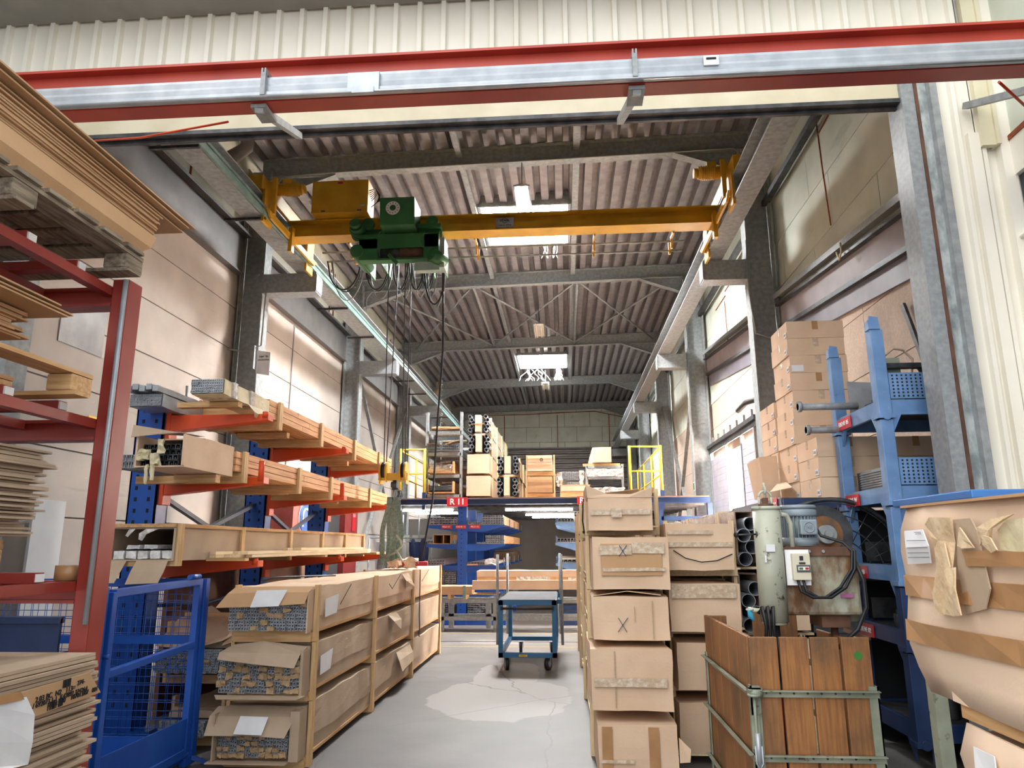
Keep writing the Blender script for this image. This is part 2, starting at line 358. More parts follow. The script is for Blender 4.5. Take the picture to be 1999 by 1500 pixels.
for b0 in (5.5, 11.5, 17.5, 23.5, 29.5):
    for z0, z1 in ((0, .7), (.7, 1.4), (1.4, 2.1), (2.1, 2.84), (2.84, 3.57), (3.57, 4.3), (4.3, 5.6)):
        segs = [(b0+.006, b0+2.994), (b0+3.006, b0+5.994)]
        if b0 == 11.5 and z0 < 3.5: segs = [(11.506, DY0), (DY1, 17.494)]
        for y0, y1 in segs: mb.box(XW+.01, XW+.12, y0, y1, z0+.005, z1-.005)
struct('wall_right', mb, M_stucco)
struct('trim_15', MB().box(XW+.06, XW+.15, YF, DY0, 0, 4.95).box(XW+.06, XW+.15, DY1, YB, 0, 4.95).box(XW+.06, XW+.15, DY0, DY1, DZ, 4.95), M_seam)
# sloping channel, fascia board and dark flashing along the right wall
def sl(y, off): return 5.03+.109*(y-6.87)+off
chs = []
n = 16
for (ya, yb) in ((5.6, 11.35), (11.65, 17.35), (17.65, 19.8)):
    def strip(name, x0, x1, o0, o1, m):
        mbx = MB(); vs = [(x, y, sl(y, o)) for x in (x0, x1) for y, o in ((ya, o0), (yb, o0), (yb, o1), (ya, o1))]
        mbx.add(vs, [(0, 1, 2, 3), (7, 6, 5, 4), (0, 4, 5, 1), (1, 5, 6, 2), (2, 6, 7, 3), (3, 7, 4, 0)]); return struct(name, mbx, m)
    strip('trim_%d' % n, XW-.16, XW, -.005, .03, M_galv); strip('trim_%d' % (n+1), XW-.16, XW-.145, -.05, 0, M_galv); strip('trim_%d' % (n+2), XW-.14, XW, -.17, -.135, M_steel)
    strip('trim_%d' % (n+3), XW-.06, XW, -.5, -.17, M_fascia); strip('trim_%d' % (n+4), XW-.03, XW, -.82, -.56, M_purple); strip('trim_%d' % (n+5), XW-.1, XW-.03, -.56, -.5, M_steel)
    n += 6
# back wall: green boards above a brown profiled sheet
mb = MB()
for j, (z0, z1) in enumerate(((4.2, 6.6), (6.6, 7.35), (7.35, 8.1), (8.1, 8.9))):
    xs = [-5.6]+[-4.9+1.25*k+(.6 if j % 2 else 0) for k in range(7)]+[3.7]
    for x0, x1 in zip(xs, xs[1:]): mb.box(x0+.01, x1-.01, YB+random.uniform(0, .02), YB+.1, z0+.01, z1-.01)
struct('wall_back', mb, M_greenins)
struct('trim_34', MB().box(-5.7, 3.75, YB+.05, YB+.2, 0, 8.9), M_seam)
mb = MB()
for x in (-2.9, -.25, 2.3): mb.tube([(x, YB-.02, 6.3), (x, YB-.02, 7.95)], .02, 5)
mb.tube([(-4.6, YB-.02, 8.0), (-2, YB-.02, 8.0), (1.6, YB-.02, 8.12), (3.0, YB-.02, 7.8)], .02, 5)
struct('trim_35', mb, M_foam)
M_brown = mat('brown_profiled_sheet', '#57504c', '#655d58', .5, .2, scale=3)
mb = MB(); poly = []
for k in range(16):
    z = 2.6+k*.235; poly += [(YB-.02, z), (YB-.02, z+.09), (YB-.1, z+.13), (YB-.1, z+.2)]
vs = [(x, y, z) for x in (-5.5, 3.6) for y, z in poly]; m_ = len(poly)
mb.add(vs, [(i, i+1, m_+i+1, m_+i) for i in range(m_-1)]); struct('wall_back', mb, M_brown)
# roof: profiled sheet, ribs running along the hall
def ribbed(x0, x1, pitch, depth, fn, flat=.45, sl_=.12):
    pts = []; x = x0
    while x < x1:
        for a, h in ((0, 0), (flat, 0), (flat+sl_, 1), (1-sl_, 1)):
            pts.append((x+a*pitch, h*depth))
        x += pitch
    return pts
SKY = [(-1.6, .2, 13.6, 15.6), (-1.6, .2, 25.5, 27.6)]
prof = ribbed(XL-.2, XR+.2, .285, .17, None, .5, .08)
mb = MB()
cuts = [YF-.15]+[v for s_ in SKY for v in s_[2:]]+[YB+.2]
for a, b in zip(cuts, cuts[1:]):
    hole = [s_ for s_ in SKY if s_[2] == a]
    for (xa, ha), (xb, hb) in zip(prof, prof[1:]):
        if hole and xb > hole[0][0] and xa < hole[0][1]: continue
        mb.add([(xa, a, roofz(xa)+.16+ha), (xb, a, roofz(xb)+.16+hb), (xb, b, roofz(xb)+.16+hb), (xa, b, roofz(xa)+.16+ha)], [(0, 1, 2, 3)])
struct('ceiling', mb, M_roof)
struct('ceiling', MB().box(XL-.3, XR+.3, YF-.1, 13.6, 8.85, 8.95).box(XL-.3, XR+.3, 15.6, 25.5, 8.85, 8.95).box(XL-.3, XR+.3, 27.6, YB+.3, 8.85, 8.95)
       .box(XL-.3, -1.7, YF-.1, YB, 8.8, 8.9).box(.3, XR+.3, YF-.1, YB, 8.8, 8.9), M_roof)
for i, (x0, x1, y0, y1) in enumerate(SKY):
    zc = roofz(-1.3)+.2
    wdw = struct('window_%d' % (i+1), MB().box(x0-.06, x0, y0, y1, zc-.12, zc+.35).box(x1, x1+.06, y0, y1, zc-.12, zc+.35).box(x0, x1, y0-.02, y0+.04, zc-.12, zc+.35).box(x0, x1, y1-.04, y1+.02, zc-.12, zc+.35), M_galvd)
    MB().box(x0, x1, y0, y1, zc+.3, zc+.33).build('skylight_pane', M_sky, wdw)
# seam strips running beside the roof lights
struct('trim_36', MB().box(-1.78, -1.68, YF, YB, 8.33, 8.42).box(.28, .4, YF, YB, 8.38, 8.46), M_galvd)
# portal frames: column, rafter and haunch per axis
def frame(y, far=False):
    t = None
    for side in (-1, 1):
        xw, xi = (-5.5, -5.09) if side < 0 else (3.52, 3.1)
        nm = MB(); s_ = -side
        nm.box(min(xw, xi)+.02, max(xw, xi)-.02, y-.006, y+.006, 0, 8.2)          # web
        nm.box(xi-.012 if side < 0 else xi-.012, xi+.012, y-.14, y+.14, 0, 8.2)
        nm.box(xw-.012, xw+.012, y-.14, y+.14, 0, 8.2)
        col = nm.build('column', M_galvd); tag(col, kind='structure'); col.name = 'trim_%d' % frame.n; frame.n += 1
        if y > 6:
            br = MB(); xb = -4.15 if side < 0 else 2.36
            a, b_ = min(xi, xb), max(xi, xb)
            br.box(a, b_, y-.15, y+.15, 6.15, 6.18).box(a, b_, y-.15, y+.15, 5.84, 5.87).box(a, b_, y-.008, y+.008, 5.87, 6.15).box(xb-.01, xb+.01, y-.15, y+.15, 5.87, 6.15)
            br.box(a, b_, y-.15, y-.14, 5.87, 6.15).tube([(xi-.06*side*-1, y-.16, 6.17), (xi+.1*side, y-.16, 6.17)], .012, 5)
            o = br.build('bracket', M_galv); tag(o, kind='structure'); o.name = 'trim_%d' % frame.n; frame.n += 1
    zl, zr = roofz(-5.3), roofz(3.3)
    rf = MB(); rf.ibeam((-5.3, y, zl-.03), (3.3, y, zr-.03), .34, .18, .016, .01)
    if y > 6:
        for xi, dx, z in ((-5.08, 1, zl), (3.1, -1, zr)):
            rf.slab([(xi, y-.005, z-.2), (xi, y-.005, z-.62), (xi+dx*1.15, y-.005, z-.2)] if dx < 0 else [(xi, y-.005, z-.2), (xi+dx*1.15, y-.005, z-.2), (xi, y-.005, z-.62)], .01)
            rf.bar((xi, y, z-.62), (xi+dx*1.15, y, z-.2), .18, .016)
    o = rf.build('rafter', M_galvd); tag(o, kind='structure'); o.name = 'trim_%d' % frame.n; frame.n += 1
frame.n = 40
for y in (5.75, 11.5, 17.5, 23.5, 29.5, 35.2): frame(y)
# roof wind bracing between the second and third frames
mb = MB(); z = roofz(-1)-.14
xs = [-4.9, -2.25, .45, 3.05]
for a, b in zip(xs, xs[1:]): mb.tube([(a, 17.6, roofz(a)-.1), (b, 23.4, roofz(b)-.1)], .03, 6); mb.tube([(b, 17.6, roofz(b)-.1), (a, 23.4, roofz(a)-.1)], .03, 6)
for a in xs[1:3]: mb.tube([(a, 17.6, roofz(a)-.1), (a, 23.4, roofz(a)-.1)], .045, 6)
struct('trim_70', mb, M_galvd)
# vertical bracing between columns, both sides
struct('trim_71', MB().bar((-5.2, 17.6, 6.1), (-5.2, 23.3, .6), .08, .05).bar((-5.2, 23.4, 6.1), (-5.2, 17.6, .6), .08, .05), M_galvd)
struct('trim_72', MB().bar((3.3, 17.65, .4), (3.3, 23.4, 6.0), .09, .05).bar((3.3, 23.4, .4), (3.3, 17.65, 5.9), .09, .05), M_galvd)
struct('trim_73', MB().bar((-5.2, 23.6, 8.0), (-5.2, 17.6, 7.0), .06, .05).bar((XW-.12, 5.8, 7.22), (XW-.12, 35, 7.22), .1, .09), M_steel)
# conduits on frames
mb = MB()
for y, xl in ((11.38, -5.0), (17.38, -5.0)):
    mb.tube([(xl+.02, y-.03, 7.5), (xl+.03, y-.03, 7.85), (xl+.15, y-.03, 8.02), (-3.8, y-.03, 8.06), (3.0, y-.03, 8.2), (3.1, y-.03, 8.1), (3.1, y-.03, 7.5)], .014, 6)
for y in (11.33,): mb.tube([(-5.0, y, 6.0), (-5.02, y, 4.9), (-5.3, y, 4.8), (-5.5, y-.2, 4.8)], .014, 6)
mb.tube([(3.08, 11.32, 6.5), (3.06, 11.32, 5.6), (3.12, 11.32, 4.9), (3.4, 11.32, 4.8)], .016, 6)
mb.tube([(3.08, 17.32, 6.3), (3.06, 17.32, 4.4), (3.4, 17.32, 4.45)], .016, 6)
mb.tube([(XL+.03, 14.0, 6.1), (XL+.03, 14.0, 3.2)], .014, 6)
struct('trim_74', mb, mat('conduit_grey', '#8f8f8c', rough=.5))
# front wall with the big gate opening
OX0, OX1, OZ = -4.5, 2.77, 5.10
prof = ribbed(-6.5, 2.8, .21, .035, None, .62, .08)
mb = MB()
def cladding(mb, x0, x1, z0, z1, y=YF-.12, pitch=.21):
    pr = [(x, h) for x, h in ribbed(-7.02, 5, pitch, .045, None, .74, .04) if x0 <= x <= x1]
    for (xa, ha), (xb, hb) in zip(pr, pr[1:]): mb.add([(xa, y-ha, z0), (xb, y-hb, z0), (xb, y-hb, z1), (xa, y-ha, z1)], [(0, 1, 2, 3)])
cladding(mb, -7, 3.4, 5.42, 9.2)
cladding(mb, -7, -4.7, 0, 5.42)
struct('wall_front', mb, M_cream)
mb = MB(); cladding(mb, 3.0, 3.4, 0, 5.42, pitch=.17); struct('wall_front', mb, M_cream)
struct('trim_75', MB().box(-7, -4.65, YF-.06, YF, 0, 9.2).box(3.0, 3.7, YF-.06, YF, 0, 9.2).box(-4.65, 3.0, YF-.06, YF, 5.55, 9.2), M_seam)
struct('door_1', MB().box(OX0, OX1+.1, YF-.1, YF-.06, OZ+.0, 5.6).box(OX0, OX1+.1, YF-.13, YF-.1, OZ+.24, OZ+.27), M_shutter)
struct('trim_76', MB().box(OX0, OX1, YF-.12, YF-.05, OZ-.02, OZ+.015).box(OX0, OX1, YF-.05, YF-.02, OZ-.045, OZ+.005), M_steel)
# gate guides
gr = mat('guide_rust_strip', '#4e3428', '#6b4636', .6, scale=5)
struct('trim_77', MB().box(2.77, 2.79, YF-.14, YF+.1, 0, 5.5).box(2.79, 2.87, YF-.14, YF-.12, 0, 5.5), M_galv)
struct('trim_78', MB().box(2.87, 2.895, YF-.15, YF-.12, 0, 5.5), gr)
struct('trim_79', MB().box(2.895, 2.965, YF-.14, YF-.12, 0, 5.5), M_zinc)
struct('trim_80', MB().box(2.965, 3.02, YF-.2, YF-.0, 0, 5.5), M_galvd)
struct('trim_81', MB().box(-4.66, -4.5, YF-.14, YF+.1, 0, 5.5), M_galvd)
# flashings on the right corner and the wall coming towards the viewer
M_cream2 = mat('yellowed_flashing', '#cfc8aa', '#ddd6bb', .5, scale=3, spots=[('#8c8266', 26, .68, .78, (1, 1, 1))])
struct('trim_82', MB().box(3.3, 3.4, YF-.2, YF-.15, 4.62, 9).box(3.4, 3.43, YF-.22, YF-.1, 4.62, 9), M_cream2)
struct('trim_83', MB().box(3.3, 3.52, YF-.12, YF-.08, 0, 9).box(3.22, 3.3, YF-.17, YF-.12, 0, 4.75).box(3.43, 3.52, YF-.2, YF-.1, 0, 9), M_cream)
struct('wall_outer', MB().box(3.52, 3.62, 1.0, YF-.1, 4.68, 9.2), M_greenins)
struct('wall_outer', MB().box(3.5, 3.62, 1.0, YF-.1, 4.36, 4.66).box(3.5, 3.62, 1.0, 4.75, 0, 3.9).box(3.5, 3.62, 5.32, YF-.1, 0, 4.36).box(3.5, 3.62, 1.0, YF-.1, 0, 3.9).box(3.5, 3.62, 1, 3.2, 3.9, 4.36), M_cream)
struct('trim_84', MB().box(3.49, 3.53, 1.0, YF-.12, 4.65, 4.69).box(3.5, 3.53, YF-.14, YF-.1, 4.65, 9), M_foam)
wd = struct('window_4', MB().tube([(3.47, 5.34, 4.3), (3.47, 5.34, 3.88), (3.47, 5.3, 3.85), (3.47, 3.2, 3.85)], .02, 6), M_cream)
MB().box(3.54, 3.56, 3.2, 5.32, 3.9, 4.36).build('window_pane', mat('dark_glass', '#4a5254', rough=.2), wd)
struct('trim_85', MB().box(-8, 5, 4.9, 5.35, 6.24, 6.42), mat('grey_gutter', '#8c8a84', '#9a978f', .5, scale=3))
# far wall under the platform
struct('wall_inner', MB().box(-5.5, 3.6, 24.6, 24.7, 0, 2.5), mat('dim_grey_door', '#6e6a66', '#78736f', .6, scale=2))
# sliding door in the right wall, half open
M_plank = mat('lilac_grey_planks', '#9a98a4', '#a8a6b2', .6, scale=3)
for k, (y0, y1) in enumerate(((13.35, 14.35), (15.75, 17.35))):
    mb = MB(); z = .05
    while z < 3.55: mb.box(XW-.1, XW-.05, y0, y1, z, z+.135); z += .14
    d = struct('door_%d' % (k+2), mb, M_plank)
    MB().box(XW-.12, XW-.04, y0-.05, y0+.02, 0, 3.75).box(XW-.12, XW-.04, y1-.02, y1+.05, 0, 3.75).build('door_frame', M_galv, d)
struct('trim_86', MB().box(XW-.16, XW-.02, 13.1, 17.5, 3.82, 3.9).box(XW-.12, XW-.1, 13.1, 17.5, 3.7, 3.82), M_steel)
mb = MB()
for k in range(7): mb.box(XW-.12, XW-.08, 13.4+k*.6, 13.44+k*.6, 3.88, 4.05)
struct('trim_87', mb, M_galv)
struct('window_5', MB().box(XW+.9, XW+.92, 13.0, 18.6, 0, 3.8), mat('frosted_daylight_pane', '#ffffff', emit=('#fff2e4', 55.0)))
struct('wall_porch', MB().box(XW+.15, XW+1, 12.9, 13.0, 0, 4).box(XW+.15, XW+1, 18.6, 18.7, 0, 4).box(XW+.15, XW+1, 12.9, 18.7, 3.75, 3.9), M_stucco)
# ================================================================= red beam with conductor rail across the gate
t = thing('crane_beam', 'long red painted steel beam crossing above the gate opening', 'beam', (0, 4.1, 4.3))
MB().ibeam((-3.6, 4.035, 4.53), (3.48, 4.035, 4.53), .31, .13, .018, .012).build('flanged_beam', M_redbeam, t)
ra = thing('conductor_rail', 'ribbed aluminium conductor rail clipped along the red beam', 'rail', (0, 3.94, 4.4))
mb = MB(); mb.prism([(3.93, 4.375), (3.955, 4.375), (3.955, 4.52), (3.93, 4.52), (3.925, 4.5), (3.932, 4.47), (3.925, 4.45), (3.932, 4.425), (3.918, 4.41), (3.918, 4.385)], 'x', -3.6, 3.48)
mb.build('rail_body', M_alubright, ra)
MB().tube([(-3.6, 3.915, 4.375), (3.48, 3.915, 4.375)], .011, 6).tube([(-3.6, 3.925, 4.402), (3.48, 3.925, 4.402)], .007, 6).build('rail_lip', M_alu, ra)
MB().box(-1.3, -1.1, 3.905, 3.93, 4.375, 4.505).box(-1.27, -1.13, 3.9, 3.91, 4.36, 4.4).build('rail_joint', M_alubright, ra)
for x in (-1.83, .5): MB().box(x-.03, x+.0, 3.9, 3.93, 4.38, 4.54).box(x-.03, x-.02, 3.9, 4.0, 4.54, 4.57).box(x-.01, x, 3.9, 4.0, 4.54, 4.57).build('clip', M_galv, ra)
sg = MB().box(.9, .99, 3.912, 3.922, 4.44, 4.505).build('rating_plate', M_paper, ra); MB().box(.915, .975, 3.91, 3.913, 4.475, 4.49).build('plate_print', M_ink, sg)
for i, (x0, x1) in enumerate(((-1.9, -2.17), (.5, .52), (3.3, 3.24))):
    tag(MB().bar((x0, 3.99, 4.34), (x1, 5.34, 4.99), .05, .05).box(x0-.05, x0+.05, 3.98, 4.16, 4.345, 4.37).build('steel_stay', M_galvd),
        ['grey steel arm under the red beam, leftmost of the three', 'grey steel arm under the red beam, middle one of three', 'grey steel arm under the red beam at the far right'][i], 'support arm', 'arms holding the red beam')
mb = MB(); a, b = at(185, 275, Y=5.3), at(445, 238, Y=4.3)
mb.tube([a, a*.6+b*.4-Vector((0, 0, .03)), b], .008, 6); tag(mb.build('cable', M_orange), 'orange cable slung from the red beam on the left above the shutter', 'cable')
a, b = at(1950, 160, Y=4.3), at(2010, 215, Y=4.6)
tag(MB().tube([a, b], .01, 6).build('cable', M_orange), 'orange cable hanging at the upper right before the green wall panel', 'cable')
# ================================================================= runway beams
def runway(name, xc, side, label):
    t = thing(name, label, 'runway beam', (xc, 20, 6.2))
    MB().ibeam((xc, 5.7, 6.36), (xc, 34.8, 6.36), .34, .3, .018, .012).build('beam_profile', M_galvd, t)
    MB().box(xc-.03, xc+.03, 5.7, 34.8, 6.53, 6.56).build('rail_head', M_steel, t)
    return t
rl = runway('crane_runway', -4.35, -1, 'left grey runway beam under the yellow bridge crane')
MB().box(-4.19, -4.15, 5.7, 34.5, 6.19, 6.27).box(-4.17, -4.15, 5.7, 34.5, 6.3, 6.34).build('conductor_bar', M_railgreen, rl)
mb = MB()
for y in (7.3, 9.2, 13.2, 15.2, 19.6, 21.4, 25.6, 27.5): mb.box(-4.75, -4.15, y-.02, y+.02, 6.14, 6.175)
mb.build('bracket', M_steel, rl)
rr = runway('crane_runway', 2.53, 1, 'right grey runway beam under the yellow bridge crane')
# ================================================================= bridge crane
cr = thing('bridge_crane', 'yellow overhead bridge crane spanning the hall', 'crane', (-.9, 10.25, 6.3))
MB().box(-4.2, 2.4, 10.1, 10.4, 6.28, 6.3).box(-4.2, 2.4, 10.12, 10.38, 6.54, 6.56).box(-4.2, 2.4, 10.24, 10.26, 6.3, 6.54).box(-4.2, 2.4, 10.15, 10.35, 6.3, 6.42).build('girder', M_yellow, cr)
for x, s_ in ((-4.3, 1), (2.5, -1)):
    e = MB().box(x-.11, x+.11, 9.1, 11.3, 6.58, 6.8).prism([(9.15, 6.3), (11.25, 6.3), (11.1, 6.2), (9.3, 6.2)], 'x', x+.16*s_, x+.2*s_).box(x+.12*s_-.02, x+.12*s_+.02, 9.15, 9.45, 6.1, 6.6).box(x+.12*s_-.02, x+.12*s_+.02, 10.9, 11.2, 6.05, 6.6).build('end_carriage', M_yellow, cr, bevel=.006)
    for y in (9.35, 11.05): MB().cyl((x-.04, y, 6.62), (x+.04, y, 6.62), .08, 16).build('wheel', M_steel, e)
    m = MB(); m.cyl((x+.05*s_, 9.55, 6.78), (x+.5*s_, 9.55, 6.78), .09, 16).cyl((x+.5*s_, 9.55, 6.78), (x+.56*s_, 9.55, 6.78), .07, 16).cyl((x+.05*s_, 9.55, 6.78), (x+.14*s_, 9.55, 6.78), .14, 16).box(min(x+.25*s_, x+.38*s_), max(x+.25*s_, x+.38*s_), 9.48, 9.62, 6.84, 6.92)
    for k in range(7): m.cyl((x+(.27+.03*k)*s_, 9.55, 6.78), (x+(.28+.03*k)*s_, 9.55, 6.78), .105, 14)
    m.build('travel_motor', M_yellow, cr)
    MB().cyl((x-.2*s_, 9.3, 6.8), (x-.08*s_, 9.3, 6.8), .07, 14).build('buffer', M_black, cr)
    MB().box(x+.2*s_-.03, x+.2*s_+.03, 9.3, 9.36, 6.28, 6.85).box(x+.2*s_-.03, x+.2*s_+.03, 10.0, 10.1, 6.0, 6.4).build('gusset', M_yellow, cr)
cb = MB().box(-3.78, -2.9, 9.95, 10.3, 6.58, 7.12).build('control_cabinet', M_yellow, cr, bevel=.008)
MB().box(-3.62, -3.56, 9.94, 9.95, 6.6, 6.62).box(-3.06, -3.0, 9.94, 9.95, 6.6, 6.62).build('latch', M_steel, cb)
MB().box(-3.38, -3.3, 9.944, 9.95, 7.06, 7.09).build('warning_label', M_redsign, cb)
MB().box(-3.02, -2.95, 9.944, 9.95, 6.68, 6.7).build('maker_label', M_alubright, cb)
mb = MB()
for k in range(6): mb.tube([(-2.9, 10.0+.03*k, 6.95-.02*k), (-2.8, 10.0+.03*k, 6.98), (-2.74, 10.05, 6.9-.02*k), (-2.8, 10.1, 6.8), (-2.9, 10.15, 6.75)], .007, 5)
mb.build('wiring', M_black, cb)
pl = MB().box(-.95, -.68, 10.125, 10.14, 6.32, 6.48).build('rating_plate', M_alubright, cr)
text('STAHL', .05, M_ink, pl, (-.815, 10.122, 6.435), bold=.001); MB().torus((-.815, 10.123, 6.435), .04, .003, 'y', 16).build('oval_logo_ring', M_ink, pl); text('Tragkraft  5000 kg', .026, M_ink, pl, (-.815, 10.122, 6.36))
# festoon rail and yellow hangers
fr = MB().tube([(-3.8, 10.62, 6.22), (1.95, 10.62, 6.22)], .016, 6).tube([(-3.8, 10.85, 6.16), (1.95, 10.85, 6.16)], .016, 6).build('festoon_track', M_galvd, cr)
mb = MB()
for x in (-3.3, -1.3, .55, 1.75): mb.box(x-.015, x+.015, 10.38, 10.64, 6.25, 6.28).box(x-.015, x+.015, 10.6, 10.64, 6.1, 6.3).box(x-.015, x+.015, 10.83, 10.87, 6.1, 6.3)
mb.build('track_hanger', M_yellow, cr)
# hoist trolley
ho = thing('crane_hoist', 'green hoist trolley hanging on the yellow crane girder', 'hoist', (-2.3, 10.1, 5.9))
hb = MB().prism([(9.65, 6.2), (9.6, 6.62), (10.05, 6.62), (10.05, 6.2)], 'x', -2.62, -2.1).build('gearbox_cover', M_green, ho, bevel=.01)
dl = MB().cyl((-2.42, 9.612, 6.45), (-2.42, 9.6, 6.45), .105, 28).build('load_dial', M_white, hb)
MB().cyl((-2.42, 9.598, 6.45), (-2.42, 9.594, 6.45), .045, 20).build('dial_badge', M_green, dl)
mb = MB()
for k in range(12):
    a = k*math.pi/6; mb.obox((-2.42+.08*math.cos(a), 9.598, 6.45+.08*math.sin(a)), (.008, .004, .018), (0, -a+math.pi/2, 0))
mb.build('dial_marks', M_ink, dl)
fr_ = MB()
for x in (-2.95, -2.68, -1.98, -1.78):
    fr_.prism([(9.8, 5.75), (9.8, 6.1), (9.95, 6.25), (10.6, 6.25), (10.7, 6.1), (10.7, 5.75)], 'x', x-.012, x+.012)
fr_.box(-2.95, -1.78, 9.78, 9.8, 5.9, 6.12).box(-2.95, -1.78, 9.8, 9.95, 5.72, 5.75).box(-2.95, -2.68, 9.78, 9.8, 5.72, 6.05).box(-1.98, -1.78, 9.78, 9.8, 5.72, 6.1)
fr_.box(-2.98, -1.75, 9.95, 10.0, 6.12, 6.28).box(-2.62, -1.75, 9.85, 9.95, 6.24, 6.3)
fr_.build('trolley_frame', M_green, ho)
for x in (-2.85, -1.88): MB().cyl((x, 9.84, 6.33), (x, 9.9, 6.33), .09, 18).cyl((x, 9.82, 6.33), (x, 9.84, 6.33), .03, 10).build('wheel', M_green, ho)
MB().cyl((-2.65, 9.95, 5.86), (-2.0, 9.95, 5.86), .12, 24).build('rope_drum', M_steel, ho)
mb = MB().tube([(-2.0, 9.95, 5.86), (-2.35, 9.95, 5.86)], .128, 20)
mb.build('rope_winding', M_rust, ho)
m = MB().cyl((-3.0, 9.75, 6.25), (-3.0, 9.98, 6.16), .1, 18).cyl((-3.0, 9.68, 6.28), (-3.0, 9.75, 6.25), .085, 18)
for k in range(5): m.cyl((-3.0, 9.8+.03*k, 6.23-.012*k), (-3.0, 9.81+.03*k, 6.226-.012*k), .115, 16)
m.build('trolley_motor', M_green, ho)
MB().cyl((-2.98, 9.75, 5.86), (-2.98, 10.4, 5.86), .1, 16).build('drive_housing', M_green, ho); MB().cyl((-1.85, 9.7, 5.75), (-1.7, 9.9, 5.7), .1, 12).build('drive_housing', M_green, ho)
MB().bar((-2.5, 9.8, 5.8), (-2.35, 9.75, 5.62), .05, .05).build('strut', M_green, ho); MB().bar((-2.0, 9.8, 6.0), (-1.9, 9.85, 5.7), .06, .06).build('strut', M_green, ho)
MB().box(-1.75, -1.68, 9.8, 10.1, 5.58, 6.05).box(-2.12, -1.75, 9.82, 9.95, 5.55, 5.68).build('junction_box', mat('pale_grey_green_box', '#8fa39a', '#a3b5ac', .4), ho)
# festoon cable loops
mb = MB(); mw = MB()
xs = [-3.55, -3.1, -2.75, -2.5, -2.3, -2.1, -1.95, -1.8]
def loop(x0, x1, y, z, d): return [(x0+(x1-x0)*k/10, y, z-d*(1-(2*k/10-1)**2)**.6) for k in range(11)]
random.seed(5)
for a, b in ((-3.65, -3.1), (-3.05, -2.65), (-2.6, -2.35), (-2.35, -2.1), (-2.15, -1.95)):
    mb.tube(loop(a, b, 10.45, 6.0, .42+random.uniform(0, .1)), .012, 6); mb.tube(loop(a+.05, b, 10.5, 6.0, .5), .009, 6); mw.tube(loop(a+.08, b+.06, 10.45, 6.0, .66), .009, 6)
mb.tube(loop(-2.05, -1.72, 10.2, 5.7, .55), .014, 6); mw.tube(loop(-2.0, -1.74, 10.2, 5.7, .62), .011, 6)
tag(mb.build('festoon_cable', M_black), 'black festoon cable loops hanging beside the green hoist', 'cable'); tag(mw.build('festoon_cable', M_galv), 'light grey festoon cable loops hanging beside the green hoist', 'cable')
# pendant control line
mb = MB().tube([(-1.73, 10.05, 5.6), (-1.72, 10.05, 4.4), (-1.78, 10.02, 3.2), (-1.82, 10.0, 2.2), (-1.95, 9.95, 1.42)], .014, 6)
mb.cyl((-1.73, 10.05, 5.6), (-1.73, 10.05, 5.3), .022, 8)
tag(mb.build('pendant_cable', M_black), 'dark pendant control cable hanging from the hoist to the crates', 'cable')
mb = MB()
for k in range(24): mb.torus((-1.725, 10.06, 4.35-.07*k), .018, .004, 'y' if k % 2 else 'x', 8, m=4)
tag(mb.build('chain', M_galvd), 'thin knotted chain hanging alongside the pendant cable', 'chain')
pt = thing('pendant_control', 'red pendant control lying on the rearmost carton top', 'control', (-2.0, 9.9, 1.36), rz=.1)
MB().obox((-.02, 0, .01), (.34, .09, .06)).build('handset', M_redsign, pt, local=True, bevel=.015); MB().torus((-.02, -.06, .01), .05, .006, 'y', 12, 0, math.pi).build('hanger_loop', M_galv, pt, local=True)
# hook block
hk = thing('hook_block', 'yellow hook block with two black sheaves above the green slings', 'hook', (-2.38, 10, 2.6))
mb = MB()
for x in (-2.55, -2.47, -2.27, -2.2): mb.cyl((x-.012, 10, 2.62), (x+.012, 10, 2.62), .14, 20)
mb.box(-2.58, -2.17, 9.94, 10.06, 2.5, 2.6).box(-2.56, -2.54, 9.9, 10.1, 2.45, 2.62).box(-2.2, -2.18, 9.9, 10.1, 2.45, 2.62); mb.build('sheave_housing', M_yellow, hk)
for x in (-2.51, -2.23): MB().cyl((x-.03, 10, 2.64), (x+.03, 10, 2.64), .12, 18).build('sheave', M_black, hk)
MB().torus((-2.36, 10, 2.32), .07, .02, 'y', 16, -2.2, 2.0).cyl((-2.36, 10, 2.38), (-2.36, 10, 2.5), .028, 10).cyl((-2.4, 9.97, 2.44), (-2.32, 9.97, 2.44), .04, 10).build('hook', M_steel, hk)
mb = MB().torus((-2.3, 9.98, 2.3), .065, .012, 'y', 16); mb.build('shackle', M_galv, hk)
mb = MB()
for x0, x1 in ((-2.55, -2.52), (-2.4, -2.49), (-2.3, -2.26), (-2.2, -2.22)): mb.tube([(x0, 10, 5.75), (x1, 10, 2.72)], .008, 5)
tag(mb.build('hoist_rope', M_steel), 'four dark wire ropes between green hoist and yellow hook block', 'rope')
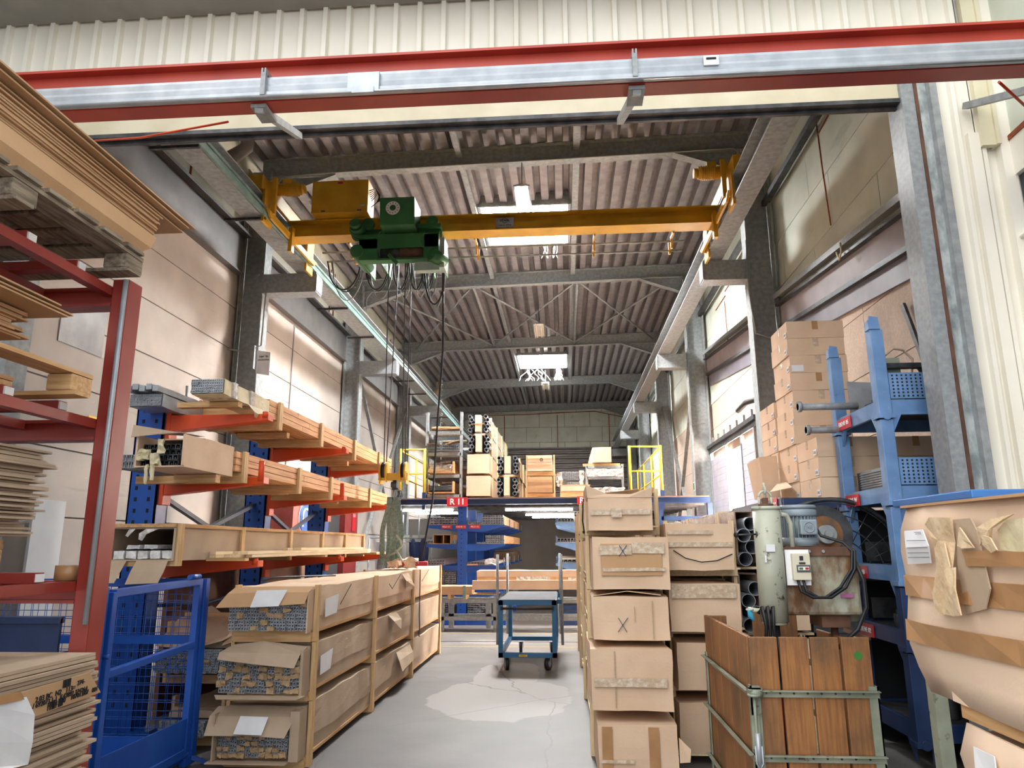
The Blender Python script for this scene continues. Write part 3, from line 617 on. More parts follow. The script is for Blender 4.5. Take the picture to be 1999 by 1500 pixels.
# slings
M_sling = mat('grey_green_webbing', '#6d7a70', '#8c988c', .9, scale=40)
sl = thing('lifting_sling', 'bundle of grey green lifting slings hanging from the hook', 'sling', (-2.35, 10, 1.8))
random.seed(11)
for k in range(4):
    x = -2.36+(k-1.5)*.05
    g = []
    for j in range(13):
        z = 2.27-.92*j/12; sp = (1+1.2*math.sin(min(1, j/9)*1.6))*.5
        cx = -2.36+(k-1.5)*.075*sp-.03*j/12+.012*math.sin(j*.8+k); cy = 9.97+.03*(k % 2)
        g.append([(cx-.035, cy, z), (cx, cy-.008, z), (cx+.035, cy+.004, z)])
    MB().sheet(g, .006).build('sling_band', M_sling, sl)
MB().tube([(-2.3, 9.93, 1.75), (-2.24, 9.93, 1.68), (-2.22, 9.93, 1.6), (-2.3, 9.93, 1.52), (-2.42, 9.93, 1.46)], .014, 6).tube([(-2.3, 9.93, 1.55), (-2.2, 9.9, 1.4), (-2.15, 9.88, 1.33)], .018, 6).build('sling_tail', mat('pale_webbing', '#a6aa98', '#b8bcaa', .9), sl)
# hanging lamps
def lamp(x, y, z, on, label):
    t = thing('hanging_lamp', label, 'lamp', (x, y, z))
    MB().box(x-.14, x+.14, y-.55, y+.55, z+.06, z+.1).box(x-.13, x-.115, y-.55, y+.55, z, z+.06).box(x+.115, x+.13, y-.55, y+.55, z, z+.06).prism([(x-.13, z+.06), (x-.09, z+.1), (x+.09, z+.1), (x+.13, z+.06)], 'y', y-.57, y-.55).build('reflector', M_cream if not on else M_alu, t)
    for dx in (-.065, .065): MB().cyl((x+dx, y-.52, z+.03), (x+dx, y+.52, z+.03), .024, 10).build('fluorescent_tube', M_glow if on else M_cream, t)
    MB().tube([(x, y-.4, z+.1), (x, y-.4, z+.6)], .008, 5).tube([(x, y+.4, z+.1), (x, y+.4, z+.6)], .008, 5).build('suspension_rod', M_steel, t)
    return t
lamp(-.62, 11.85, 7.55, True, 'lit twin tube lamp hanging above the yellow crane girder')
lamp(-.62, 20.0, 7.6, False, 'unlit pale lamp hanging between the crossed roof braces')
lamp(-.62, 27.2, 7.55, False, 'unlit pale lamp with cobwebs below the far roof light')
# cobwebs below roof lights
mb = MB(); random.seed(2)
for x0, y0 in ((-1.3, 27.5), (-.9, 27.5), (-.2, 27.5), (0, 27.5)):
    for k in range(5):
        p = Vector((x0+random.uniform(-.15, .15), y0, 8.35)); pts = [p]
        for j in range(5): p = p+Vector((random.uniform(-.12, .12), -.05, -.1)); pts.append(p)
        mb.tube(pts, .007, 4)
for x0 in (-.35, -.05):
    for k in range(3):
        p = Vector((x0+random.uniform(-.1, .1), 15.5, 8.35)); pts = [p]
        for j in range(4): p = p+Vector((random.uniform(-.05, .05), 0, -.08)); pts.append(p)
        mb.tube(pts, .005, 4)
o = tag(mb.build('cobweb', M_cream), 'cobwebs drooping from the edges of the roof lights', 'cobweb', kind='stuff')
# drain pipes
tag(MB().tube([at(435, 315, Y=9.4), at(465, 300, Y=9.4), at(482, 288, Y=9.4), at(485, 262, Y=9.4)], .1, 14).build('drain_pipe', mat('grey_brown_plastic', '#8a8078', rough=.5)), 'fat grey brown drain pipe elbow at the top left near the gate', 'pipe')
tag(MB().tube([at(838, 772, Y=28), at(850, 768, Y=28), at(858, 760, Y=28), at(860, 745, Y=28)], .1, 12).build('drain_pipe', mat('brown_pipe', '#8a7460', rough=.5)), 'small brown drain pipe elbow far back on the left near the roof', 'pipe')
# ================================================================= helpers for stored goods
def hrect(mb, x0, x1, z0, z1, y0, y1, t=.003):
    o = [(x0, z0), (x1, z0), (x1, z1), (x0, z1)]; i = [(x0+t, z0+t), (x1-t, z0+t), (x1-t, z1-t), (x0+t, z1-t)]
    vs = [(x, y0, z) for x, z in o]+[(x, y0, z) for x, z in i]+[(x, y1, z) for x, z in o]+[(x, y1, z) for x, z in i]
    fs = []
    for k in range(4):
        k2 = (k+1) % 4; fs += [(k, k2, k2+4, k+4), (k, k+8, k2+8, k2), (k+4, k2+4, k2+12, k+12)]
    mb.add(vs, fs)
def ends(x0, x1, z0, z1, y, nx, nz, jit=.02, seed=0, t=.003, depth=.12, web=True):
    """open ends of a packed bundle of extruded profiles"""
    random.seed(seed); mb = MB(); dx, dz = (x1-x0)/nx, (z1-z0)/nz
    for i in range(nx):
        for k in range(nz):
            a, b = x0+i*dx, z0+k*dz; yy = y+random.uniform(0, jit); hrect(mb, a+.001, a+dx-.001, b+.001, b+dz-.001, yy, y+depth, t)
            if web: mb.box(a+dx*.42, a+dx*.58, yy+.002, y+depth, b+t, b+dz*.5)
    return mb
def crumple(mb, x0, x1, y0, y1, z0, z1, seed=0, amp=.03, n=(5, 3, 4)): return mb.gbox(x0, x1, y0, y1, z0, z1, n, amp, seed, 30)
# ================================================================= orange and blue cantilever rack
rk = thing('cantilever_rack', 'blue and orange cantilever rack along the left wall', 'rack', (-4.1, 9.5, 0))
YC = (6.3, 8.68, 10.9); RX = .4
for i, y in enumerate(YC):
    MB().box(-3.86, -3.6, y-.1, y-.085, 0, 2.95).box(-3.86, -3.845, y-.1, y+.1, 0, 2.95).box(-3.615, -3.6, y-.1, y+.1, 0, 2.95).box(-3.86, -3.6, y+.085, y+.1, 0, 2.95).build('upright', M_blue, rk)
    mb = MB()
    for k in range(26):
        for dx in (-.06, .06): mb.box(-3.73+dx-.012, -3.73+dx+.012, y-.103, y-.0995, .3+k*.1, .335+k*.1)
    mb.build('slot_row', M_dark, rk)['kind'] = 'stuff'
    MB().box(-3.9, -3.45, y-.12, y+.12, 0, .12).build('foot', M_blue, rk)
    for z in (2.72, 2.15, 1.43):
        tip = -2.65
        a = MB().prism([(-3.6, z-.1), (tip, z), (tip, z+.055), (-3.6, z+.06)], 'y', y-.06, y+.06).box(-3.6, -3.56, y-.07, y+.07, z-.18, z+.1).build('arm', M_orange, rk, bevel=.004)
        MB().cyl((tip-.03, y-.05, z+.02), (tip-.03, y-.05, z+(.2 if abs(z-2.15) < .01 and i < 2 else .075)), .026, 12).build('end_stop', M_orange, a)
for y0, y1 in zip(YC, YC[1:]):
    for za, zb in ((2.1, 1.5), (1.5, 2.1)): MB().bar((-3.74, y0+.1, za), (-3.74, y1-.1, zb), .05, .04).build('brace', M_blued, rk)
    MB().tube([(-3.7, y0, 1.1), (-3.7, (y0+y1)/2, 1.04), (-3.7, y1, 1.1)], .02, 6).build('tie_rod', M_blued, rk)
# sheet metal and boards on the wall
tag(MB().box(XL+.005, XL+.012, 7.28, 8.05, 3.84, 4.4).build('metal_sheet', mat('scuffed_steel_sheet', '#7d7a7c', '#9a9796', .35, .5, scale=3)), 'scuffed grey steel sheet fixed high on the left wall', 'sheet')
tag(MB().box(-5.4, -5.37, 7.05, 7.52, 0, 2.09).build('white_board', mat('white_panel', '#cfd2d4', '#dde0e2', .3, scale=2)), 'tall white panel leaning on the left wall behind the red rack', 'panel')
o = MB().box(XL+.004, XL+.01, 7.95, 8.28, 2.93, 3.12).build('warning_sign', M_yelsign); tag(o, 'small yellow warning sign on the left wall behind the red post', 'sign')
mb = MB()
for k in range(3):
    for j in range(6): mb.box(XL+.01, XL+.012, 8.0+j*.04, 8.03+j*.04, 2.97+k*.045, 2.985+k*.045)
mb.build('sign_lettering', M_ink, o)
tag(MB().box(-5.12, -5.115, 11.42, 11.3, 4.5, 4.9).add([(-5.07, 11.33, 4.42), (-4.85, 11.33, 4.38), (-4.85, 11.33, 4.78), (-5.07, 11.33, 4.82)], [(0, 1, 2, 3)]).build('paper_notice', M_paper), 'white paper notice taped to the first left column', 'notice')
text('Lager  für', .04, M_ink, bpy.data.objects['paper_notice'], (-4.96, 11.325, 4.71)); text('Abkantmaterialien', .028, M_ink, bpy.data.objects['paper_notice'], (-4.96, 11.325, 4.65))
mb = MB()
for k in range(40): mb.torus((-4.62, 5.5, 2.3+.03*k), .03, .007, 'z', 8, m=4)
tag(mb.build('coiled_cable', M_black), 'black coiled cable hanging at the left gate guide', 'cable')
tag(MB().tube([(XL+.1, 9.9, 3.9), (XL+.12, 9.9, 3.4)], .02, 6).build('wall_pipe', M_galv), 'short grey pipe on the left wall behind the rack', 'pipe')
# ---- top level goods
def bundle(name, label, x0, x1, y0, y1, z0, z1, nx, nz, wrap, seed, cat='profile bundle', wrapname='wrapping', group=None):
    t = thing(name, label, cat, ((x0+x1)/2, (y0+y1)/2, z0), group=group)
    MB().gbox(x0, x1, y0+.03, y1, z0, z1, (4, 14, 3), .008, seed, 5).build(wrapname, wrap, t)
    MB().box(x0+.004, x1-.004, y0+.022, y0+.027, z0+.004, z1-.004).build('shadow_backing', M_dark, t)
    ends(x0+.005, x1-.005, z0+.005, z1-.005, y0, nx, nz, .015, seed, .0035, .03).build('profile_ends', M_alubright, t)['kind'] = 'stuff'
    return t
b1 = bundle('profile_bundle', 'aluminium profiles wrapped in cream paper jutting off the top orange arms', -3.07, -2.79, 5.62, 6.58, 2.84, 2.965, 14, 5, M_cream_paper, 1)
MB().gbox(-3.08, -2.78, 5.8, 5.88, 2.835, 2.97, (4, 2, 3), .004).gbox(-3.08, -2.78, 6.15, 6.23, 2.835, 2.97, (4, 2, 3), .004).build('film_band', M_plastic, b1)
MB().sheet([[(-2.78, 6.1, 2.84), (-2.77, 6.5, 2.84)], [(-2.74, 6.15, 2.78), (-2.74, 6.4, 2.76)], [(-2.76, 6.2, 2.74), (-2.75, 6.3, 2.73)]]).build('loose_wrapping', M_cream_paper, b1)
b2 = bundle('profile_bundle', 'raw aluminium profiles with open ends on the top arms by the red post', -3.74, -3.45, 5.86, 7.3, 2.79, 2.9, 16, 6, M_alubright, 2, wrapname='profile_body')
mb = MB()
for k in range(5): mb.box(-3.74+k*.06, -3.69+k*.06, 5.8, 7.2, 2.91+.015*(k % 2), 2.96+.015*(k % 2))
tag(mb.build('profile_bundle', M_alubright), 'loose long aluminium channels on top of the raw profile bundle', 'profile bundle')
tag(MB().box(-3.35, -2.8, 5.95, 6.03, 2.79, 2.835).build('timber_bearer', M_woodx), 'short timber bearer under the wrapped profiles on the top arms', 'timber')
def timber_pack(label, x0, x1, y0, y1, z0, z1, ribs, seed, group, nb=3):
    t = thing('timber_pack', label, 'timber pack', ((x0+x1)/2, (y0+y1)/2, z0), group=group)
    h = (z1-z0)/nb; random.seed(seed)
    mb = MB()
    for k in range(nb):
        ys = [y0]+sorted(random.uniform(y0+.5, y1-.5) for _ in range(2))+[y1]
        for a, b in zip(ys, ys[1:]): mb.box(x1-.03, x1, a+.004, b-.004, z0+k*h+.003, z0+(k+1)*h-.003)
    mb.box(x0, x0+.03, y0, y1, z0, z1); mb.build('side_boards', M_woodorange, t)
    mb = MB(); n = int((x1-x0-.06)/.1); w_ = (x1-x0-.06)/n
    for k in range(n): mb.box(x0+.03+k*w_+.006, x0+.03+(k+1)*w_-.006, y0, y1, z0+.001, z0+.025)
    mb.build('bottom_boards', M_woodorange, t)
    mb = MB()
    for k in range(n): mb.box(x0+.03+k*w_+.004, x0+.03+(k+1)*w_-.004, y0, y1, z1-.02, z1-random.uniform(0, .006))
    mb.build('top_boards', M_wood, t); MB().box(x0+.03, x1-.03, y0+.005, y0+.025, z0+.03, z1-.02).build('end_board', M_woodx, t)
    for y in ribs:
        MB().box(x1+.001, x1+.026, y-.04, y+.04, z0-.085, z1+.008).build('clamp_batten', M_woodz, t)
        MB().box(x0-.02, x1+.0, y-.045, y+.045, z0-.085, z0-.001).build('bearer', M_woodx, t)
    return t
timber_pack('long plank crate on the top orange arms reaching to the back', -3.5, -2.8, 6.6, 11.6, 2.81, 2.99, (6.85, 8.1, 9.45, 10.75), 4, 'plank crates on the rack')
timber_pack('long plank crate on the middle orange arms reaching to the back', -3.45, -2.77, 5.92, 11.3, 2.225, 2.4, (6.08, 7.4, 8.45, 10.2), 6, 'plank crates on the rack', 3)
mb = MB().box(-3.58, -3.52, 7.4, 11.4, 2.79, 2.9); tag(mb.build('board_stack', M_woodorange), 'flat stack of boards behind the plank crate on the top arms', 'boards')
for k, (xa, xb, y, z) in enumerate(((-3.5, -2.95, 7.5, 2.8), (-3.55, -3.0, 8.9, 2.8), (-3.55, -3.1, 10.2, 2.8), (-3.5, -3.0, 7.7, 2.215), (-3.5, -3.0, 9.5, 2.215))):
    tag(MB().box(xa, xb, y-.04, y+.04, z-.06, z).build('timber_bearer', M_woodx), 'rough timber bearer under the plank crates on the orange arms', 'timber', 'bearers under the plank crates')
# ---- middle level: open carton with dark profiles
t = thing('profile_carton', 'open brown carton sleeve of dark profiles on the middle arms', 'carton', (-2.98, 5.5, 2.18))
MB().box(-2.8, -2.785, 5.1, 5.91, 2.19, 2.42).box(-3.17, -2.785, 5.12, 5.91, 2.18, 2.19).box(-3.17, -3.155, 5.12, 5.91, 2.19, 2.42).box(-3.17, -2.785, 5.4, 5.91, 2.42, 2.43).build('sleeve', M_card, t)
MB().sheet([[(-3.2, 5.1, 2.4), (-3.0, 5.1, 2.42), (-2.82, 5.1, 2.43)], [(-3.22, 5.14, 2.5), (-3.0, 5.3, 2.47), (-2.79, 5.4, 2.44)]]).build('top_flap', M_card2, t)
ends(-3.15, -2.86, 2.195, 2.36, 5.16, 7, 4, .05, 3, .005, .7).build('dark_profiles', mat('anthracite_profile', '#2c2f33', '#55585c', .4, .4), t)['kind'] = 'stuff'
mb = MB(); crumple(mb, -3.04, -2.98, 5.1, 5.14, 2.2, 2.28, 1, .02); crumple(mb, -3.14, -3.06, 5.1, 5.14, 2.24, 2.31, 2, .02); crumple(mb, -2.99, -2.95, 5.1, 5.13, 2.28, 2.38, 3, .02); crumple(mb, -3.02, -3.0, 5.08, 5.1, 2.08, 2.2, 4, .012); crumple(mb, -3.06, -3.045, 5.08, 5.1, 2.05, 2.2, 5, .012)
mb.build('torn_wrapping', M_cream_paper, t)
b3 = bundle('profile_bundle', 'grey ribbed profiles jutting from the middle arms by the red post', -3.55, -3.3, 5.5, 7.8, 2.21, 2.33, 11, 2, M_galvd, 4, wrapname='profile_body')
tag(MB().box(-3.5, -3.1, 5.7, 5.78, 2.11, 2.17).box(-3.15, -2.8, 5.65, 5.73, 2.11, 2.175).build('timber_bearer', M_woodx), 'pair of timber bearers below the open carton on the middle arms', 'timber')
# ---- lowest level: framed carton and pale battens
t = thing('framed_carton', 'long open carton in a timber frame on the lowest orange arms', 'carton', (-3.25, 8, 1.49))
MB().box(-2.995, -2.98, 5.45, 10.8, 1.51, 1.745).box(-3.55, -3.535, 5.45, 10.8, 1.51, 1.745).box(-3.55, -2.98, 5.45, 10.8, 1.5, 1.51).box(-3.55, -2.98, 5.47, 10.8, 1.742, 1.752).build('sleeve', M_card2, t)
for y in (5.5, 6.6, 7.8, 8.85, 9.8, 10.7): MB().box(-2.978, -2.952, y-.032, y+.032, 1.46, 1.78).build('post', M_woodz, t); MB().box(-3.56, -2.98, y-.03, y+.03, 1.46, 1.498).build('bearer', M_woodx, t)
MB().box(-2.978, -2.955, 5.54, 10.7, 1.752, 1.78).box(-3.56, -2.98, 5.45, 5.49, 1.753, 1.78).build('top_rail', M_wood, t)
mb = MB(); random.seed(8)
for k in range(5): crumple(mb, -3.5+k*.098, -3.42+k*.098, 5.52, 5.9, 1.515, 1.575, k, .008)
for k in range(2): crumple(mb, -3.42+k*.14, -3.31+k*.14, 5.55, 5.9, 1.59, 1.62, k+9, .008)
mb.build('white_wrapped_parts', mat('white_crumpled_film', '#c9ccce', '#eceeef', .3, scale=20, bump=1, bscale=40), t)
MB().sheet([[(-3.52, 5.45, 1.5), (-3.35, 5.45, 1.5)], [(-3.53, 5.4, 1.42), (-3.36, 5.4, 1.42)], [(-3.55, 5.38, 1.34), (-3.38, 5.37, 1.34)]]).sheet([[(-3.27, 5.45, 1.5), (-3.02, 5.45, 1.5)], [(-3.28, 5.4, 1.42), (-3.02, 5.4, 1.42)], [(-3.3, 5.38, 1.33), (-3.04, 5.37, 1.34)]]).build('hanging_flap', M_card2, t)
MB().sheet([[(-3.36, 5.46, 1.74), (-3.31, 5.46, 1.74)], [(-3.38, 5.45, 1.69), (-3.36, 5.45, 1.68)]], .002).sheet([[(-3.22, 5.45, 1.74), (-3.12, 5.45, 1.74)], [(-3.26, 5.43, 1.705), (-3.2, 5.43, 1.7)], [(-3.26, 5.43, 1.66), (-3.23, 5.43, 1.65)]], .002).build('film_strip', M_plastic, t)
random.seed(21)
for k in range(13):
    lvl, col = divmod(k, 5); y0 = 6.0+random.uniform(-.12, .3)+(1.6 if lvl > 1 else 0); L_ = random.uniform(3.8, 4.6) if lvl < 2 else 2.4
    a = random.uniform(-.006, .006)
    o = MB().obox((-2.92+col*.058, y0+L_/2, 1.526+lvl*.026), (.052, L_, .024), (0, 0, a)).build('timber_batten', M_woodpale)
    tag(o, 'pale planed batten in the loose pile on the lowest orange arms', 'batten', 'pale battens on the lowest arms')
tag(MB().box(-2.97, -2.64, 5.95, 6.03, 1.488, 1.512).box(-2.97, -2.64, 8.0, 8.08, 1.488, 1.512).build('timber_bearer', M_woodx), 'pair of bearers below the pale battens', 'timber')
tag(MB().box(-2.85, -2.66, 10.3, 11.6, 1.49, 1.52).build('timber_batten', M_wood), 'single brown board at the far end of the lowest arms', 'board')
# things behind the rack
tag(MB().box(-5.4, -4.7, 12.4, 14.0, 0, 2.6).box(-5.42, -4.68, 12.38, 14.02, 2.6, 2.66).build('locker', mat('salmon_red_metal', '#a5473f', '#b4544b', .45)), 'salmon red metal locker behind the orange rack', 'locker')
o = bpy.data.objects['locker']
pl = MB().cyl((-4.69, 12.95, 2.1), (-4.67, 12.95, 2.1), .26, 24).build('mandatory_sign', M_bluesign, o); MB().torus((-4.665, 12.95, 2.1), .17, .02, 'x', 20, 0, math.pi).box(-4.67, -4.66, 12.78, 12.84, 1.95, 2.1).box(-4.67, -4.66, 13.06, 13.12, 1.95, 2.1).build('ear_protection_symbol', M_white, pl)
MB().cyl((-4.695, 12.95, 2.1), (-4.688, 12.95, 2.1), .29, 24).build('sign_border', M_white, o)
o = MB().box(-5.4, -4.9, 16.1, 17.1, 0, 2.9).build('steel_door_panel', mat('dark_red_metal', '#7b2b2b', '#8a3433', .45)); tag(o, 'tall dark red steel panel standing before the second left column', 'panel')
s1 = MB().box(-4.89, -4.88, 16.6, 16.85, 1.95, 2.45).build('red_sign', M_redsign, o)
text('1 A', .12, M_white, s1, (-4.875, 16.72, 2.3), rot=(R(90), 0, R(90)))
tag(MB().box(-5.4, -4.9, 14.4, 15.7, 0, 2.6).build('dark_shelf', M_dark), 'dark open shelf between the red locker and red panel', 'shelf')
random.seed(13)
for k, (c, l) in enumerate((('#8f9498', 'grey jacket hung on the rail behind the slings'), ('#2f7a57', 'green jacket hung on the rail behind the slings'), ('#b4b6ba', 'pale jacket hung on the rail behind the slings'), ('#1d2b52', 'navy jacket hung on the rail behind the slings'), ('#232f55', 'dark blue jacket with red straps behind the slings'))):
    mb = MB(); y = 17.2+k*.3; x = -4.3+k*.18
    mb.tube([(x, y, 1.78), (x, y, 1.6), (x, y, 1.2), (x, y, .75)], .1, 8, True, [.03, .1, .12, .15])
    mb.gbox(x-.14, x+.14, y-.06, y+.06, .7, 1.7, (3, 2, 5), .03, k, 6)
    o = mb.build('hanging_jacket', mat('jacket_%d' % k, c, rough=.9)); tag(o, l, 'jacket')
mb = MB().tube([(-4.6, 17.1, 1.8), (-3.4, 18.7, 1.8)], .02, 6).tube([(-4.6, 17.1, 0), (-4.6, 17.1, 1.8)], .02, 6).tube([(-3.4, 18.7, 0), (-3.4, 18.7, 1.8)], .02, 6)
tag(mb.build('clothes_rail', M_galvd), 'grey clothes rail carrying work jackets on the left', 'rail')
# ================================================================= crates on the floor, left of the aisle
def crate(label, x0, x1, y0, y1, z0, z1, frames, seed, group, card=M_card2, side=1, name='timber_crate', front='flap', wood=(M_wood, M_woodx, M_woodz), inset=.035, over=.16, bulge=.012, cz=None):
    t = thing(name, label, 'crate', ((x0+x1)/2, (y0+y1)/2, z0), group=group)
    W_, WX, WZ = wood; ca, cb_ = (z0+.075, z1-.03) if cz is None else cz
    MB().gbox(x0+inset, x1-inset, y0-.03, y1-.02, ca, cb_, (4, 22, 4), bulge, seed, 3).build('carton', card, t)
    MB().gbox(x0+inset-.012, x1-inset+.012, y0+.06, y1-.04, ca+(cb_-ca)*.33, cb_+.012, (4, 22, 3), bulge*1.2, seed+50, 3).build('carton_lid', card, t)
    for y in frames:
        for xa, xb in ((x0, x0+.028), (x1-.028, x1)): MB().box(xa, xb, y-.035, y+.035, z0+.002, z1-.002).build('post', WZ, t)
        MB().box(x0+.028, x1-.028, y-.045, y+.045, z0+.002, z0+.07).build('bearer', WX, t)
    MB().box(x1-.045, x1-.03, y0+.05, y1-.05, z0+.06, z0+.085).box(x0+.03, x0+.045, y0+.05, y1-.05, z0+.06, z0+.085).build('bottom_rail', W_, t)
    return t
FR = (5.76, 7.56, 9.46, 11.5)
def end_pack(t, x0, x1, y, z0, z1, nx, nz, seed, paper=.4, metal=M_alubright):
    ends(x0, x1, z0, z1, y, nx, nz, .035, seed, .0036).build('profile_ends', metal, t)['kind'] = 'stuff'
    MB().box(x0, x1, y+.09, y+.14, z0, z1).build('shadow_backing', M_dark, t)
    random.seed(seed+3); mb = MB()
    cx = 10; cz_ = 5
    for i in range(cx):
        for k in range(cz_):
            if random.random() < paper:
                a = x0+(x1-x0)*i/cx; b = z0+(z1-z0)*k/cz_; u = (x1-x0)/cx; v = (z1-z0)/cz_
                crumple(mb, a+u*random.uniform(-.1, .2), a+u*random.uniform(.8, 1.1), y-.004, y+.03, b+v*random.uniform(0, .2), b+v*random.uniform(.6, 1), seed+i*7+k, .013, (6, 2, 5))
    if mb.v: mb.build('crumpled_paper', M_kraft, t)['kind'] = 'stuff'
X0, X1 = -2.6, -1.93
lv = ((0, .46), (.46, .885), (.885, 1.31))
ll = ('bottom crate of profiles with a paper note, left of the aisle', 'middle crate of paper packed profiles, left of the aisle', 'top crate of profiles with a paper note, left of the aisle')
for i, (z0, z1) in enumerate(lv):
    t = crate(ll[i], X0, X1, 5.72, 11.6, z0, z1, FR, i+1, 'long crates left of the aisle', card=M_card2 if i < 2 else M_card, bulge=.016)
    yf = 5.56-.02*i; zc0, zc1 = z0+.1, z1-.06
    if i == 0:
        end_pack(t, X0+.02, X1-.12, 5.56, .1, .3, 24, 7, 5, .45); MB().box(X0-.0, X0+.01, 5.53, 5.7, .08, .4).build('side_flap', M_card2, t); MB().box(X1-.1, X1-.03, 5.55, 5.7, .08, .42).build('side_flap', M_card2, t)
        MB().sheet([[(X0-.03, 5.66, .43), (-2.3, 5.66, .44), (X1-.06, 5.66, .43)], [(X0-.05, 5.57, .38), (-2.3, 5.56, .38), (X1-.07, 5.57, .38)], [(X0-.05, 5.5, .26), (-2.3, 5.49, .265), (X1-.12, 5.5, .25)]]).build('end_flap', M_card2, t)
        MB().sheet([[(-2.4, 5.535, .39), (-2.19, 5.535, .385)], [(-2.42, 5.475, .28), (-2.21, 5.475, .275)]], .002).build('paper_note', M_paper, t)
        MB().box(X0-.03, X1-.1, 5.5, 5.62, .07, .078).build('bottom_flap', M_card2, t)
    if i == 1:
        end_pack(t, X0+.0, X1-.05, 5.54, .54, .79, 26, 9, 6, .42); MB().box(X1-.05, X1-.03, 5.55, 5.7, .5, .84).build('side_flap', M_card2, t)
        MB().sheet([[(X0+.05, 5.66, .87), (-2.3, 5.64, .9), (X1-.04, 5.66, .86)], [(X0+.0, 5.54, .83), (-2.3, 5.53, .83), (X1-.05, 5.54, .82)], [(X0+.02, 5.47, .79), (-2.3, 5.46, .76), (X1-.07, 5.48, .73)]]).build('end_flap', M_card2, t)
        MB().sheet([[(X0-.02, 5.55, .53), (X1, 5.55, .53)], [(X0+.02, 5.5, .51), (X1-.05, 5.5, .51)]]).build('bottom_flap', M_card2, t)
    if i == 2:
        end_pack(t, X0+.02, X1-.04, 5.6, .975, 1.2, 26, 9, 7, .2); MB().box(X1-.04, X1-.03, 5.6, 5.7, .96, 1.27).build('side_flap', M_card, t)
        MB().sheet([[(X0+.02, 5.68, 1.29), (-2.3, 5.68, 1.3), (X1-.02, 5.68, 1.3)], [(X0, 5.6, 1.25), (-2.3, 5.59, 1.26), (X1-.03, 5.6, 1.26)], [(X0-.06, 5.54, 1.15), (-2.3, 5.53, 1.16), (X1-.04, 5.54, 1.18)]]).build('end_flap', M_card3, t)
        MB().sheet([[(-2.36, 5.575, 1.275), (-2.12, 5.575, 1.28)], [(-2.38, 5.515, 1.155), (-2.16, 5.515, 1.165)]], .002).build('paper_note', M_paper, t)
    MB().box(X0+.03, X1-.03, 5.69, 5.715, z0+.002, z0+.09).build('end_board', M_woodx, t)
    for (ya, yb, zz) in (((6.05, 6.2, .14),) if i == 0 else ((5.85, 6.15, .12),) if i == 1 else ((5.9, 6.25, .12),)):
        if i: MB().sheet([[(X1+.004, ya, z1-zz), (X1+.004, yb, z1-zz+.02)], [(X1+.006, ya, z1-zz-.14), (X1+.006, yb-.05, z1-zz-.13)]], -.002).build('address_label', M_paper, t)
# pen strokes and creased flaps on the top crate side
t = [o for o in C.objects if o.get('label') == ll[2]][0]
MB().bar((X1+.005, 6.3, 1.12), (X1+.005, 6.6, 1.27), .004, .006).bar((X1+.005, 8.2, 1.14), (X1+.005, 8.6, 1.28), .004, .006).bar((X1+.005, 8.2, 1.14), (X1+.005, 8.05, 1.2), .004, .006).bar((X1+.005, 9.9, 1.14), (X1+.005, 10.4, 1.28), .004, .006).build('pen_stroke', M_ink, t)
MB().sheet([[(X1-.01, 8.75, 1.28), (X1-.01, 9.1, 1.28)], [(X1+.03, 8.8, 1.2), (X1+.02, 9.2, 1.18)], [(X1+.01, 8.9, 1.12), (X1+.03, 9.35, 1.1)]]).build('torn_side', M_card, t)
t = [o for o in C.objects if o.get('label') == ll[1]][0]
MB().sheet([[(X1-.01, 8.1, .87), (X1-.01, 8.5, .87)], [(X1+.05, 8.15, .8), (X1+.03, 8.6, .78)], [(X1+.04, 8.25, .69), (X1+.05, 8.5, .68)]]).build('torn_side', M_card2, t)
t = [o for o in C.objects if o.get('label') == ll[0]][0]
MB().sheet([[(X1-.01, 8.55, .42), (X1-.01, 9.3, .42)], [(X1+.04, 8.5, .34), (X1+.03, 9.3, .33)], [(X1+.07, 8.55, .22), (X1+.05, 9.25, .24)]]).build('torn_side', M_card2, t)
tag(MB().tube([(X1+.03, 9.65, 1.3), (X1+.03, 9.65, .75), (X1+.03, 9.7, .5), (X1+.04, 9.62, .47), (X1+.04, 9.58, .55)], .007, 6).build('wire_hook', M_steel), 'long thin wire hook hanging down the crate side by the aisle', 'hook')
mb = MB()
for k, (x, y) in enumerate(((-2.35, 9.7), (-2.3, 9.9), (-2.15, 9.8))): crumple(mb, x, x+.14, y, y+.25, 1.32, 1.4+.02*k, k+40, .04)
tag(mb.build('crumpled_paper', M_card), 'crumpled torn cardboard on the top crate below the slings', 'cardboard')
tag(MB().tube([(-2.5, 6.0, 1.33), (-2.42, 6.1, 1.35), (-2.3, 6.6, 1.34), (-2.2, 7.0, 1.33)], .008, 5).build('string', M_black), 'dark string lying on top of the left crates', 'string')
